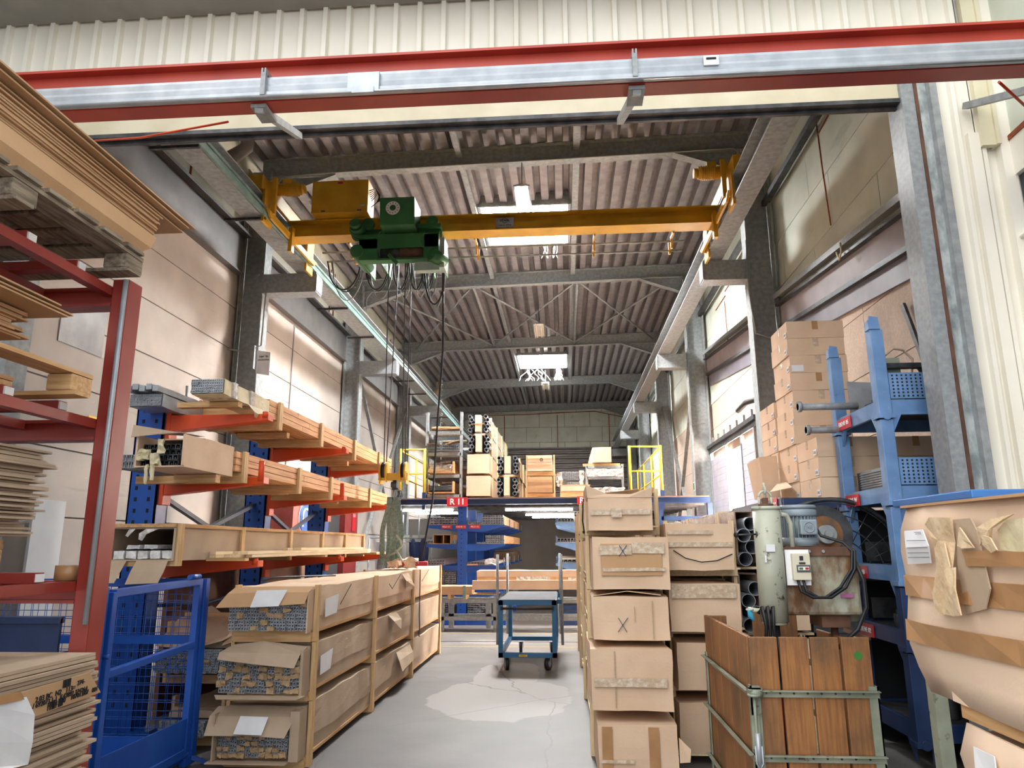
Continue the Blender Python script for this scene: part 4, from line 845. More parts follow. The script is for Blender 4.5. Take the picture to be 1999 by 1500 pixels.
# second row of crates further left
for i, (z0, z1, l) in enumerate(((0.0, .44, 'bottom crate of the rear left row beside the blue cage'), (.48, .98, 'opened crate of bright profiles in the rear left row'))):
    t = crate(l, -3.42 if i else -3.32, -2.78 if i else -2.86, 6.2, 11.0, z0, z1-.06*(1-i), (6.3, 8.0, 9.8), 11+i, 'long crates of the rear left row', bulge=.02, cz=(z0+.1, z1-.16))
    end_pack(t, -3.37 if i else -3.28, -2.83 if i else -2.9, 6.0, z0+.12, z1-.2, 24, 9, 21+i, .08)
    if i:
        MB().sheet([[(-3.42, 6.1, .8), (-3.1, 6.05, .78), (-2.85, 6.1, .84)], [(-3.45, 6.5, .98), (-3.15, 6.4, .84), (-2.8, 6.5, .9)], [(-3.4, 7.0, 1.05), (-3.2, 6.9, .96), (-2.8, 6.9, 1.0)]]).sheet([[(-2.85, 6.1, .8), (-2.7, 6.3, .86)], [(-2.95, 6.7, 1.05), (-2.75, 6.8, 1.1)], [(-2.8, 7.2, 1.2), (-2.7, 7.3, 1.22)]]).build('raised_flap', M_card, t)
        MB().box(-3.45, -2.78, 6.6, 6.68, .99, 1.02).build('cross_batten', M_woodx, t)
tag(MB().box(-4.0, -3.96, 7.2, 11.5, 0, 1.35).build('brown_board', mat('hardboard', '#6f4c34', '#7d5840', .7)), 'upright brown board behind the rear left crates', 'board')
# ================================================================= blue man basket
cg = thing('steel_basket', 'blue welded steel basket with open mesh sides and a door', 'basket', (-3.6, 5, 0))
x0, x1, y0, y1 = -4.6, -2.84, 4.4, 5.7
for x in (x0, x1):
    for y in (y0, y1): MB().box(x-.03, x+.03, y-.03, y+.03, .08, 1.36).build('corner_post', M_blue, cg)
mb = MB()
for z in (1.33, .9): 
    mb.box(x0, x1, y1-.025, y1+.025, z-.03, z+.03)
    if z > 1: mb.box(x0-.025, x0+.025, y0, y1, z-.03, z+.03); mb.box(x0, x1-.35, y0-.025, y0+.025, z-.03, z+.03)
mb.build('top_rail', M_blue, cg); MB().box(x0, x1, y0-.02, y0+.02, .08, .28).build('base_rail', M_blue, cg); MB().box(x0, x1, y1-.02, y1+.02, .08, .2).build('base_rail', M_blue, cg)
MB().box(x0, x1, y0, y1, .06, .09).build('tread_floor', M_blue, cg)
mb = MB()
for i in range(12):
    for j in range(7): mb.obox((x0+.2+i*.14, y0+.12+j*.16, .095), (.03, .012, .006), (0, 0, .7 if (i+j) % 2 else -.7))
mb.build('tread_bumps', M_blue, cg)['kind'] = 'stuff'
mb = MB(); s_ = .055
def mesh_panel(mb, p, ux, uz, nx, nz, r=.0028):
    for i in range(nx+1):
        a = Vector(p)+Vector(ux)*(i/nx); mb.tube([a, a+Vector(uz)], r, 4)
        if i % 2 == 0 and i < nx: a = a+Vector(ux)/nx*.25; mb.tube([a, a+Vector(uz)], r, 4)
    for k in range(nz+1):
        a = Vector(p)+Vector(uz)*(k/nz); mb.tube([a, a+Vector(ux)], r, 4)
        if k % 2 == 0 and k < nz: a = a+Vector(uz)/nz*.25; mb.tube([a, a+Vector(ux)], r, 4)
mesh_panel(mb, (x0, y1, .2), (x1-x0, 0, 0), (0, 0, 1.1), 30, 18)
mb.build('back_mesh', M_blue, cg)
mb = MB(); mesh_panel(mb, (x0, y0, .28), (0, y1-y0, 0), (0, 0, 1.0), 18, 16); mb.build('side_mesh', M_blue, cg)
# door in the side facing the aisle: frame, middle bar, lower plate and wire mesh only behind
mb = MB(); xd = x1+.02
mb.bar((xd, y0+.08, .12), (xd-.0, y0+.08, 1.33), .05, .05).bar((xd-.02, y1-.1, .12), (xd-.02, y1-.1, 1.36), .05, .05).bar((xd-.02, y1-.02, .12), (xd-.02, y1-.02, 1.36), .035, .05)
mb.bar((xd, y0+.08, 1.32), (xd-.02, y1-.1, 1.34), .05, .05).bar((xd, y0+.08, .84), (xd-.02, y1-.1, .88), .045, .045).bar((xd, y0+.08, .12), (xd-.02, y1-.1, .12), .045, .06)
dr = mb.build('door', M_blue, cg, bevel=.004)
MB().box(xd-.015, xd-.005, y0+.08, y1-.1, .12, .36).build('kick_plate', M_blue, dr)
MB().cyl((xd, y0+.06, .95), (xd+.04, y0+.06, .95), .014, 10).cyl((xd+.01, y1-.3, 1.38), (xd+.01, y1-.15, 1.38), .02, 8).build('latch', M_blue, dr)
MB().box(x0+.3, x1-.45, y0+.3, y0+.32, .75, 1.15).box(x0+.3, x1-.45, y0+.28, y0+.34, 1.12, 1.16).build('pocket_plate', M_blued, cg)
MB().box(x1-.03, x1+.02, y1-.1, y1+.05, .02, .08).bar((x1-.02, y1-.02, .08), (x1+.1, y1+.05, .02), .03, .03).build('foot', M_blue, cg)
# ================================================================= red storage rack in the foreground
rr_ = thing('storage_rack', 'dark red steel storage rack carrying cardboard at the left edge', 'rack', (-2.2, 3.0, 0))
PX0, PX1, PY0, PY1 = -2.26, -2.175, 3.3, 3.42
MB().box(PX0, PX1, PY0, PY1, 0, 2.93).build('post', M_red, rr_, bevel=.006)
MB().tube([(PX1-.008, PY0-.014, 1.26), (PX1-.008, PY0-.014, 2.92)], .012, 10).build('silver_rod', M_alubright, rr_)
for i, z in enumerate((2.86, 2.18, 1.42)):
    f = MB().box(-3.4, PX0, PY0+.03, PY0+.1, z-.07, z+.03).box(-3.4, PX0, PY0-.0, PY0+.03, z-.07, z-.055).box(-3.4, PX0, PY0, PY0+.03, z+.015, z+.03).build('cross_beam', M_red, rr_)
    MB().box(PX0-.05, PX0, .6, PY0+.02, z-.045+.03, z+.03).box(PX0-.42, PX0-.36, .6, PY0, z-.045+.03, z+.03).build('long_beam', M_red, rr_)
    for y in (2.75, 3.08):
        b = MB().box(-3.4, PX0-.02, y-.03, y+.03, z+.032, z+.075).build('shelf_tube', M_red, rr_); MB().box(PX0-.021, PX0-.012, y-.024, y+.024, z+.036, z+.07).build('end_cap', M_white, b)
MB().box(-3.45, -3.38, PY0, PY1, 0, 2.93).build('post', M_red, rr_)
MB().box(PX0, PX1, .5, .6, 0, 2.93).build('post', M_red, rr_)
# pallets and sheets
def pallet(label, x0, x1, y0, y1, z, m, mx, group, deck=True):
    t = thing('pallet', label, 'pallet', ((x0+x1)/2, (y0+y1)/2, z), group=group)
    for x in (x1-.14, (x0+x1)/2, x0+.02):
        for y in (y0, (y0+y1)/2-.07, y1-.14): MB().box(x, x+.12, y, y+.14, z+.02, z+.095).build('block', mx, t, bevel=.006)
    for y in (y0, (y0+y1)/2-.07, y1-.14): MB().box(x0, x1, y, y+.1, z, z+.018).build('bottom_board', mx, t)
    for x in (x1-.14, (x0+x1)/2, x0+.02): MB().box(x, x+.12, y0, y1, z+.097, z+.115).build('stringer_board', m, t)
    mb = MB(); n = 9
    for k in range(n): mb.box(x0, x1, y0+(y1-y0)*k/n+.01, y0+(y1-y0)*(k+1)/n-.03, z+.117, z+.135)
    if deck: mb.build('deck_boards', mx, t)
    return t
pallet('weathered grey pallet on top of the red rack', -3.2, -2.13, 1.7, 3.36, 2.945, M_oldwood, M_oldwood, 'pallets on the red rack')
def sheets(n, x0, x1, y0, y1, z, th, pitch, label, group, seed, jx=.01, jy=.02, tilt=0.0, m=M_card3, ord_=None):
    random.seed(seed); me = None
    for k in range(n):
        dx, dy = random.uniform(-jx, jx), random.uniform(-jy, jy)
        if me is None:
            o = MB().box(-(x1-x0)/2, (x1-x0)/2, -(y1-y0)/2, (y1-y0)/2, 0, th).build('cardboard_sheet', m); me = o
        else: o = me.copy(); C.objects.link(o)
        o.location = ((x0+x1)/2+dx, (y0+y1)/2+dy, z+k*pitch); o.rotation_euler = (random.uniform(-.001, .001), tilt+random.uniform(-.001, .001), random.uniform(-.006, .006))
        tag(o, label if not ord_ else label+', '+ord_[k], 'cardboard sheet', group)
zt = 3.082
lc = thing('folded_carton', 'thick folded brown carton at the base of the topmost cardboard pile', 'carton', (-2.6, 2.6, zt))
MB().gbox(-3.3, -2.185, .8, 3.4, zt+.01, zt+.16, (6, 10, 3), .004, 3).build('carton_body', M_card3, lc)
MB().sheet([[(-2.18, .8, zt+.16), (-2.18, 2.1, zt+.16), (-2.18, 3.5, zt+.16)], [(-2.16, .8, zt+.07), (-2.16, 2.1, zt+.07), (-2.16, 3.43, zt+.07)], [(-2.2, .8, zt-.01), (-2.2, 2.1, zt-.01), (-2.2, 3.34, zt-.01)]]).build('side_flap', M_card3, lc)
sheets(12, -3.3, -2.18, .8, 3.5, zt+.17, .0085, .0105, 'flat cardboard sheet in the topmost pile on the red rack', 'sheets in the topmost pile', 31)
sheets(3, -3.3, -2.15, .8, 3.76, zt+.3, .008, .02, 'long cardboard sheet jutting out over the topmost pile', 'long sheets over the topmost pile', 32, .03, .03, ord_=('bottom one', 'middle one', 'top one'))
# second shelf
pallet('new pine pallet on the second shelf of the red rack', -3.2, -2.14, 1.4, 3.1, 2.262, M_wood, M_woodx, 'pallets on the red rack', deck=False)
sheets(14, -3.3, -2.3, .9, 2.78, 2.47, .0072, .0088, 'cardboard sheet in the pile just above the new pallet', 'sheets above the new pallet', 33, .015, .07)
sheets(3, -3.3, -2.18, .9, 2.9, 2.6, .007, .018, 'longer cardboard sheet topping the pile above the new pallet', 'longer sheets above the new pallet', 34, .04, .06, ord_=('bottom one', 'middle one', 'top one'))
tag(MB().box(-3.25, -2.4, 1.5, 1.6, 2.4, 2.468).box(-3.25, -2.4, 2.4, 2.5, 2.4, 2.468).build('timber_bearer', M_woodx), 'pair of timber bearers between new pallet and cardboard', 'timber')
# third shelf
pallet('pine pallet under the tall wavy cardboard pile on the third shelf', -3.3, -2.42, 1.2, 3.05, 1.5, M_wood, M_woodx, 'pallets on the red rack')
sheets(10, -3.3, -2.38, .9, 3.1, 1.65, .009, .0105, 'grey brown sheet low in the tall pile on the third shelf', 'low sheets in the tall pile', 35, .03, .04, m=M_card2)
sheets(24, -3.3, -2.36, .9, 3.13, 1.76, .0095, .0115, 'grey brown sheet high in the tall pile on the third shelf', 'high sheets in the tall pile', 36, .03, .06, m=M_card2)
tp = MB().cyl((-2.34, 3.35, 1.452), (-2.34, 3.35, 1.52), .055, 20).build('tape_roll', M_tape); tag(tp, 'roll of brown tape standing by the red post', 'tape roll')
# bottom pile
sheets(46, -3.1, -2.06, 1.2, 3.22, .44, .0125, .0155, 'grey brown sheet in the large bottom pile beside the red post', 'sheets in the bottom pile', 37, .02, .04, m=M_card2)
tag(MB().box(-3.1, -2.1, 1.2, 3.2, .3, .43).box(-3.1, -2.1, 1.2, 1.3, 0, .3).box(-3.1, -2.1, 3.0, 3.1, 0, .3).build('support_timber', M_wood), 'timber base below the large bottom cardboard pile', 'timber')
ct = thing('printed_carton_flap', 'printed cardboard flap with bar codes hanging on the bottom pile', 'cardboard', (-2.0, 2.8, .95))
xa = -1.985
q = [at(75, 1385, X=xa), at(172, 1313, X=xa), at(194, 1352, X=xa), at(70, 1396, X=xa)]
pA, pB, pC, pD = at(40, 1353, X=xa), at(172, 1313, X=xa), at(194, 1352, X=xa), at(60, 1402, X=xa)
MB().slab([pA, pD, pC, pB], .006).build('flap', M_card3, ct)
def onflap(u, v): return (pA*(1-u)+pB*u)*(1-v)+(pD*(1-u)+pC*u)*v + Vector((.008, 0, 0))
ang = math.atan2((pB-pA).z, (pB-pA).y)
rotf = (Matrix.Rotation(ang, 3, 'X') @ Matrix(((0, 0, 1), (1, 0, 0), (0, 1, 0)))).to_euler()
text('2.03 BC  N2   113=', .028, M_ink, ct, onflap(.4, .42), rot=rotf); text('1 / 692073.1-1  K42892.374264', .026, M_ink, ct, onflap(.42, .62), rot=rotf); text('180 x 380    107013/07   001', .026, M_ink, ct, onflap(.6, .78), rot=rotf); text('274-', .026, M_ink, ct, onflap(.8, .3), rot=rotf)
mb = MB()
for k in range(22):
    if random.random() < .75: p = onflap(.5+k*.006, .3); mb.bar(p, p+Vector((0, 0, .03)), .002, .003, (1, 0, 0))
for k in range(30):
    if random.random() < .75: p = onflap(.2+k*.007, .95); mb.bar(p, p+Vector((0, 0, .03)), .002, .003, (1, 0, 0))
mb.build('bar_code', M_ink, ct)
pp = thing('document_pouch', 'white document pouch hanging on the bottom cardboard pile', 'document', (-1.97, 2.5, .8))
xa = -1.965
g = [[at(-30, 1375, X=xa), at(52, 1361, X=xa)], [at(-30, 1400, X=xa), at(68, 1396, X=xa+.01)], [at(-30, 1450, X=xa), at(64, 1450, X=xa+.015)], [at(-30, 1500, X=xa), at(55, 1493, X=xa+.01)], [at(-30, 1520, X=xa), at(20, 1500, X=xa+.01)]]
MB().sheet(g, .003).build('paper_sheet', M_paper, pp)
MB().sheet([[at(-30, 1368, X=xa+.006), at(40, 1350, X=xa+.006)], [at(-30, 1383, X=xa+.008), at(48, 1366, X=xa+.008)]], .002).build('tape_strip', M_tape, pp)
# ================================================================= platform with stored goods
DZ0, DZ1 = 2.45, 2.6
pf = thing('storage_platform', 'dark blue steel platform carrying packed goods at the back', 'platform', (-.8, 18, 2.5))
MB().box(-3.65, 3.0, 15.3, 15.32, DZ0, DZ1-.03).box(-3.65, 3.0, 15.22, 15.3, DZ0, DZ0+.015).box(-3.65, 3.0, 15.22, 15.3, DZ1-.045, DZ1-.03).build('front_channel', M_blued, pf)
MB().box(-3.62, 3.0, 15.3, 24.5, DZ1-.03, DZ1-.005).build('deck_board', mat('chipboard_edge', '#7d5a40', '#8c6749', .8), pf)
for k in range(12): MB().box(-3.6, 3.0, 15.9+k*.75, 15.96+k*.75, DZ0-.02, DZ1-.035).build('joist', M_steel, pf)
for x in (2.0, 3.0): MB().box(x-.05, x+.05, 15.3, 15.4, 0, 2.45).build('leg', M_blued, pf)
MB().box(2.0, 2.9, 15.3, 15.36, 2.1, 2.18).build('tie_beam', M_blued, pf)
s = MB().box(-2.46, -2.02, 15.2, 15.215, 2.41, 2.6).build('rack_sign', M_redsign); tag(s, 'red sign reading R 11 on the platform edge', 'sign'); text('R 11', .17, M_white, s, (-2.24, 15.195, 2.505), bold=.004)
s = MB().box(.27, .7, 15.2, 15.215, 2.43, 2.6).build('rack_sign', M_redsign); tag(s, 'red rack sign half hidden behind the tall cartons on the right', 'sign'); text('R', .17, M_white, s, (.37, 15.195, 2.51), bold=.004)
# platform lights
for k, (x0, x1, y) in enumerate(((-3.55, -2.4, 15.8), (-3.6, -2.3, 17.4), (-1.3, .2, 15.9), (-1.0, .35, 18.6), (-.9, .5, 20.2))):
    t = thing('tube_lamp', ['lit tube lamp under the platform at the far left front', 'second lit tube lamp under the platform on the left', 'bright lit tube lamp under the platform front centre', 'lit tube lamp under the platform centre, second row', 'lit tube lamp under the platform centre, rearmost'][k], 'lamp', ((x0+x1)/2, y, 2.38), group='tube lamps under the platform')
    MB().box(x0, x1, y-.03, y+.03, 2.4, 2.42).build('housing', M_galvd, t); MB().cyl((x0+.02, y, 2.365), (x1-.02, y, 2.365), .02, 10).build('tube', M_glow, t)
# handrails
def railing(name, x0, x1, label, xs):
    t = thing(name, label, 'railing', ((x0+x1)/2, 15.35, 2.6))
    for x in (x0, x1): MB().tube([(x, 15.35, 2.6), (x, 15.35, 3.66)], .028, 8).build('post', M_railyel, t); MB().box(x-.035, x+.035, 15.32, 15.38, 2.35, 2.72).build('post_socket', M_blued, t)
    for z in (3.64, 3.12): MB().tube([(x0, 15.35, z), (x1, 15.35, z)], .018, 6).build('rail', M_railyel, t)
    for y in (17.0, 18.6, 20.2): MB().tube([(xs, y, 2.6), (xs, y, 3.62)], .022, 6).build('side_post', M_railyel, t)
    for z in (3.62, 3.05): MB().tube([(xs, 15.35, z), (xs, 20.2, z)], .016, 6).build('side_rail', M_railyel, t)
    return t
railing('guard_rail', -3.5, -2.98, 'yellow guard rail on the left end of the platform', -3.5)
railing('guard_rail', 1.4, 2.05, 'yellow guard rail on the right end of the platform', 2.05)
# steel rack frames, stacked on the left of the platform
random.seed(4)
def pfill(t, x0, x1, y, z, kind, seed):
    if kind == 'ends': ends(x0, x1, z, z+.1, y, 14, 3, .06, seed, .004, .5).build('profile_ends', M_alubright, t)['kind'] = 'stuff'
    if kind == 'film': crumple(MB(), x0, x1, y, y+.5, z, z+.12, seed, .03, (8, 4, 4)).build('film_wrapped_profiles', M_plastic, t)
lab = ['galvanised stacking frame with profiles, bottom of the pile on the platform', 'galvanised stacking frame with film wrapped goods, second from the bottom', 'galvanised stacking frame with grey profiles, third from the bottom', 'galvanised stacking frame with boards, topmost of the pile']
for k, (z0, z1) in enumerate(((2.6, 3.02), (3.03, 3.5), (3.51, 3.98), (3.99, 4.5))):
    t = thing('steel_stillage', lab[k], 'frame', (-2.55, 17, z0), group='stacking frames on the platform')
    xa, xb = -2.98, -2.22
    for x in (xa, xb):
        for y in (15.6, 18.4): MB().box(x-.03, x+.03, y-.03, y+.03, z0, z1).build('corner_post', M_galvd, t)
        MB().box(x-.02, x+.02, 15.6, 18.4, z0+.02, z0+.1).build('side_rail', M_galvd, t)
    for y in (15.6, 16.5, 17.5, 18.4): MB().box(xa, xb, y-.03, y+.03, z0+.02, z0+.09).build('cross_rail', M_galv, t)
    if k < 2:
        MB().box(xa+.05, xb-.15, 15.5, 18.2, z0+.11, z0+.14).box(xb-.17, xb-.14, 15.45, 18.2, z0+.11, z0+.36).box(xa+.05, xa+.07, 15.5, 18.2, z0+.11, z0+.3).build('timber_tray', M_woodorange, t)
        pfill(t, xa+.08, xb-.18, 15.5, z0+.18, 'ends' if k == 0 else 'film', k)
        MB().sheet([[(xa+.05, 15.45, z0+.31), (xb-.2, 15.45, z0+.33)], [(xa+.05, 15.9, z0+.35), (xb-.2, 15.9, z0+.36)]]).build('cardboard_cover', M_card3, t)
        if k == 1: crumple(MB(), xa+.06, xb-.18, 15.47, 15.55, z0+.13, z0+.2, 5, .02).build('torn_cardboard', M_kraft, t)
    elif k == 2:
        ends(xa-.02, xb-.05, z0+.12, z0+.24, 15.5, 16, 2, .02, 3, .004, 2.0).build('profile_ends', M_alu, t)['kind'] = 'stuff'
        MB().sheet([[(xb-.35, 15.45, z0+.26), (xb-.05, 15.45, z0+.34)], [(xb-.3, 15.8, z0+.28), (xb-.02, 15.8, z0+.36)]]).sheet([[(xa, 15.45, z0+.28), (xa+.3, 15.45, z0+.26)], [(xa, 15.8, z0+.3), (xa+.3, 15.8, z0+.28)]]).build('cardboard_cover', M_card3, t)
    else:
        for j in range(5): MB().box(xa+.02, xb-.02, 15.65+j*.55, 15.95+j*.55, z0+.1, z0+.13).build('board', M_oldwood, t)
        crumple(MB(), xa+.1, xb-.05, 15.55, 15.8, z0+.13, z0+.18, 8, .02).build('cardboard_scraps', M_card3, t)
def tubepack(t, x0, x1, z0, z1, y, r, both=True, m=(.24, .22)):
    """round tube ends left and right of a carton face"""
    w_ = x1-x0
    for nm, a, b in (('left', x0, x0+w_*m[0]), ('right', x1-w_*m[1], x1)):
        mb = MB(); k = 0; z = z0+r
        while z < z1-r*.5:
            x = a+r+(r if k % 2 else 0)
            while x < b+.01: mb.pipe((x, y, z), (x, y+.5, z), r, r*.16, 10); x += 2*r
            z += r*1.75; k += 1
        mb.build('tube_ends', M_alubright, t)['kind'] = 'stuff'
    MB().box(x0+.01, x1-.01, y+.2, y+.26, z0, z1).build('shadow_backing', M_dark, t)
def pcarton(label, x0, x1, z0, z1, y0, y1, kind, seed, group='long cartons on the platform', posts=True):
    t = thing('packed_carton', label, 'carton', ((x0+x1)/2, y0, z0), group=group)
    if kind == 'tube':
        MB().gbox(x0+.16, x1-.16, y0-.01, y0+.3, z0+.05, z1-.01, (3, 2, 3), .006, seed, 3).build('end_carton', M_card, t); tubepack(t, x0, x1, z0+.05, z1, y0, .042)
        MB().gbox(x0, x1, y0+.5, y1, z0+.04, z1, (3, 14, 3), .01, seed, 3).build('film_wrapped_body', M_plastic, t)
    else: MB().gbox(x0, x1, y0, y1, z0+.05, z1, (4, 12, 4), .01, seed, 3).build('carton_body', M_card, t)
    if posts:
        for k in range(4): MB().box(x1+.002, x1+.03, y0+.45+k*1.4, y0+.52+k*1.4, z0+.003, z1).build('post', M_woodz, t)
        MB().box(x0, x1+.02, y0+.45, y0+.55, z0+.003, z0+.05).build('bearer', M_woodx, t)
    return t
pcarton('plain carton at platform level, first column beside the frames', -2.09, -1.58, 2.6, 3.07, 15.5, 21, 'c', 1)
pcarton('plain carton second from below, first column beside the frames', -2.08, -1.6, 3.08, 3.54, 15.5, 21, 'c', 2)
pcarton('round tube pack third from below in the first column', -2.06, -1.61, 3.55, 3.98, 15.5, 21, 'tube', 3)
t = pcarton('topmost round tube pack with two cartons on its end', -2.07, -1.62, 3.99, 4.42, 15.5, 21, 'tube', 4)
MB().box(-1.99, -1.7, 15.48, 15.5, 4.2, 4.215).build('carton_joint', M_tape, t)
pcarton('lower round tube pack of the second column on the platform', -1.44, -1.0, 2.6, 3.06, 15.5, 20, 'tube', 5)
pcarton('upper round tube pack of the second column on the platform', -1.43, -.98, 3.07, 3.5, 15.5, 20, 'tube', 6)
for k, (z0, z1, l) in enumerate(((2.6, 3.05, 'lower bowed carton with brown tape in a timber crate, centre of platform'), (3.06, 3.51, 'upper taped carton with a black mark, centre of platform'))):
    t = thing('taped_crate', l, 'crate', (-.5, 15.6, z0), group='taped crates on the platform')
    MB().gbox(-.77, -.24, 15.46, 20, z0+.1, z1-.01, (4, 10, 4), .012, 30+k, 3).build('carton_body', M_card3 if k == 0 else M_card, t)
    MB().box(-.77, -.25, 15.445, 15.45, z0+.2, z0+.24).box(-.77, -.25, 15.445, 15.45, z0+.33, z0+.37).build('tape_band', M_tape, t)
    MB().box(-.21, -.18, 15.5, 15.56, z0+.003, z1).box(-.8, -.775, 15.5, 15.56, z0+.003, z1).build('post', M_woodz, t); MB().box(-.77, -.21, 15.5, 15.55, z0+.003, z0+.09).build('end_board', M_woodx, t)
    if k: MB().torus((-.47, 15.445, z0+.34), .03, .008, 'y', 10).build('black_mark', M_ink, t)
t = thing('timber_box', 'low pine box on the platform right of the taped cartons', 'box', (.23, 15.6, 2.6)); MB().box(-.08, .55, 15.45, 18, 2.603, 2.72).build('lower_board', M_woodx, t); MB().box(-.07, .54, 15.44, 18, 2.725, 2.84).build('cardboard_band', M_card, t); MB().box(-.09, .56, 15.44, 18, 2.845, 2.86).build('top_board', M_wood, t)
t = thing('profile_bundle', 'grid of square profiles in torn film behind the low pine box', 'profile bundle', (.15, 16, 2.87))
ends(-.05, .35, 3.0, 3.2, 16.0, 10, 6, .02, 9, .005, 1.5).build('profile_ends', M_alubright, t)['kind'] = 'stuff'; ends(.08, .36, 2.87, 2.97, 16.0, 8, 3, .02, 10, .005, 1.5).build('profile_ends', M_alubright, t)['kind'] = 'stuff'
mb = MB(); crumple(mb, -.16, -.04, 15.95, 16.05, 2.87, 3.16, 3, .05); crumple(mb, .36, .45, 15.95, 16.05, 2.87, 3.2, 4, .05); mb.box(-.1, .45, 16.3, 17, 2.87, 2.9); mb.build('torn_film', M_plastic, t)
t = thing('steel_stillage', 'galvanised stacking frame with film wrapped profiles, right of platform', 'frame', (.9, 16, 2.6))
for x in (.5, 1.26): MB().box(x-.025, x+.025, 15.6, 15.65, 2.6, 3.3).build('corner_post', M_galvd, t)
for z in (2.62, 2.98, 3.22): MB().box(.5, 1.26, 15.6, 18, z, z+.05).build('cross_rail', M_galvd, t)
crumple(MB(), .47, 1.29, 15.5, 17, 2.68, 2.8, 6, .03, (10, 5, 4)).build('film_wrapped_profiles', M_plastic, t)
crumple(MB(), .5, 1.27, 15.5, 17, 3.03, 3.2, 7, .02, (10, 5, 4)).build('film_wrapped_profiles', M_plastic, t)
mb = MB()
for k in range(5): mb.box(.52, 1.24, 15.62, 18, 2.83+k*.03, 2.85+k*.03)
mb.build('steel_sheets', M_steel, t)
pcarton('small taped carton topping the wrapped profiles on the right of the platform', .63, 1.03, 3.29, 3.66, 15.5, 18.5, 'c', 8, posts=False)
tag(MB().box(.42, 1.22, 15.7, 15.76, 3.275, 3.33).build('timber_batten', M_woodx), 'timber batten under the small carton on the platform', 'timber')
tag(MB().pipe((1.78, 15.5, 2.64), (1.78, 17, 2.64), .05, .008, 10).pipe((1.9, 15.5, 2.64), (1.9, 17, 2.64), .05, .008, 10).build('steel_pipes', M_steel), 'two dark steel pipes lying at the right railing', 'pipe')
# ================================================================= cantilever rack R 11
ck = thing('cantilever_rack', 'blue double sided cantilever rack beneath the R 11 sign', 'rack', (-2.18, 18, 0))
for k, y in enumerate((15.6, 17.2, 18.8, 20.4, 22.0)):
    MB().box(-2.27, -2.08, y-.08, y+.1, 0, 2.42).build('upright', M_blue, ck); MB().box(-2.9, -1.25, y-.06, y+.06, 0, .14).build('foot', M_blue, ck)
    for z in (2.04, 1.64, 1.2, .68):
        MB().prism([(-2.27, z-.12), (-2.95, z-.06), (-2.95, z), (-2.27, z)], 'y', y-.04, y+.04).build('arm', M_blue, ck)
        a = MB().prism([(-2.08, z-.14), (-1.7, z-.14), (-1.27, z-.03), (-1.27, z), (-2.08, z)], 'y', y-.04, y+.04).build('arm', M_blue, ck)
        MB().cyl((-1.29, y, z), (-1.29, y, z+.16), .01, 6).build('end_pin', M_galv, a)
mb = MB()
for k in range(24): mb.box(-2.2, -2.18, 15.515, 15.52, .3+k*.09, .32+k*.09)
mb.build('bolt_holes', M_dark, ck)
for x, s_, w_ in ((-2.51, 'FELD 01', .23), (-2.2, 'EBENE 11', .22), (-1.9, 'FELD 02', .23)):
    s = MB().box(x-w_/2, x+w_/2, 15.5, 15.51, 1.96, 2.04).build('rack_sign', M_redsign, ck, bevel=.002); text(s_, .05, M_white, s, (x, 15.495, 2.0))
def shelfpack(label, x0, x1, z0, z1, nx, nz, seed, y0=15.5, y1=21, body=M_alu, grp='profile bundles on rack R 11', t_=.004):
    t = thing('profile_bundle', label, 'profile bundle', ((x0+x1)/2, y0, z0), group=grp)
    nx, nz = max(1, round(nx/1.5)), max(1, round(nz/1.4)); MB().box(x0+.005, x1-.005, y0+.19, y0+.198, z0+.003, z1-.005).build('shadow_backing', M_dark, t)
    ends(x0, x1, z0, z1, y0, nx, nz, .08, seed, .007, .19).build('profile_ends', M_alubright, t)['kind'] = 'stuff'
    MB().gbox(x0+.005, x1-.005, y0+.2, y1, z0+.003, z1-.005, (3, 12, 3), .008, seed, 4).build('bundle_body', body, t); return t
shelfpack('paper wrapped profiles on the top left arms of rack R 11', -2.87, -2.3, 2.045, 2.2, 14, 4, 41, body=M_cream_paper)
shelfpack('flat torn profile pack on the top arms right of the rack upright', -2.06, -1.8, 2.045, 2.1, 8, 2, 42, body=M_cream_paper)
shelfpack('bulging bundle with papered ends on the top right arms of rack R 11', -1.75, -1.3, 2.045, 2.24, 12, 5, 43, body=M_woodorange)
shelfpack('tight bundle on the second right arms of rack R 11', -1.68, -1.28, 1.645, 1.82, 12, 5, 44, body=M_woodorange)
shelfpack('thin pale profiles on the second right arms of rack R 11', -1.86, -1.7, 1.645, 1.68, 5, 1, 45)
t = thing('open_box', 'two dark open boxes on the second left arms of rack R 11', 'box', (-2.6, 15.5, 1.65))
MB().box(-2.79, -2.78, 15.5, 17, 1.645, 1.83).box(-2.58, -2.57, 15.5, 17, 1.645, 1.83).box(-2.42, -2.41, 15.5, 17, 1.645, 1.83).box(-2.79, -2.41, 15.5, 17, 1.83, 1.84).box(-2.79, -2.41, 15.5, 17, 1.645, 1.655).box(-2.79, -2.41, 16.4, 16.42, 1.65, 1.83).build('box_frame', M_card3, t)
shelfpack('greenish profile ends left of the dark open boxes', -2.93, -2.8, 1.645, 1.72, 4, 2, 46)
shelfpack('small tangled pack right of the dark open boxes', -2.4, -2.3, 1.645, 1.72, 4, 2, 47, body=M_plastic)
t = shelfpack('flat pack of square tubes on the third left arms', -2.97, -2.55, 1.205, 1.31, 11, 3, 48, body=mat('dull_red_film', '#6d5a58', '#8a7674', .4))
shelfpack('round white sleeves on the third right arms', -2.05, -1.5, 1.205, 1.27, 14, 1, 49, body=M_cream)
mb = MB(); crumple(mb, -1.68, -1.42, 15.4, 15.6, 1.22, 1.33, 3, .05); tag(mb.build('white_film', mat('white_film', '#c6c6ca', '#e6e6ea', .25, scale=20, bump=1, bscale=30)), 'crumpled white film over the third right arms', 'film')
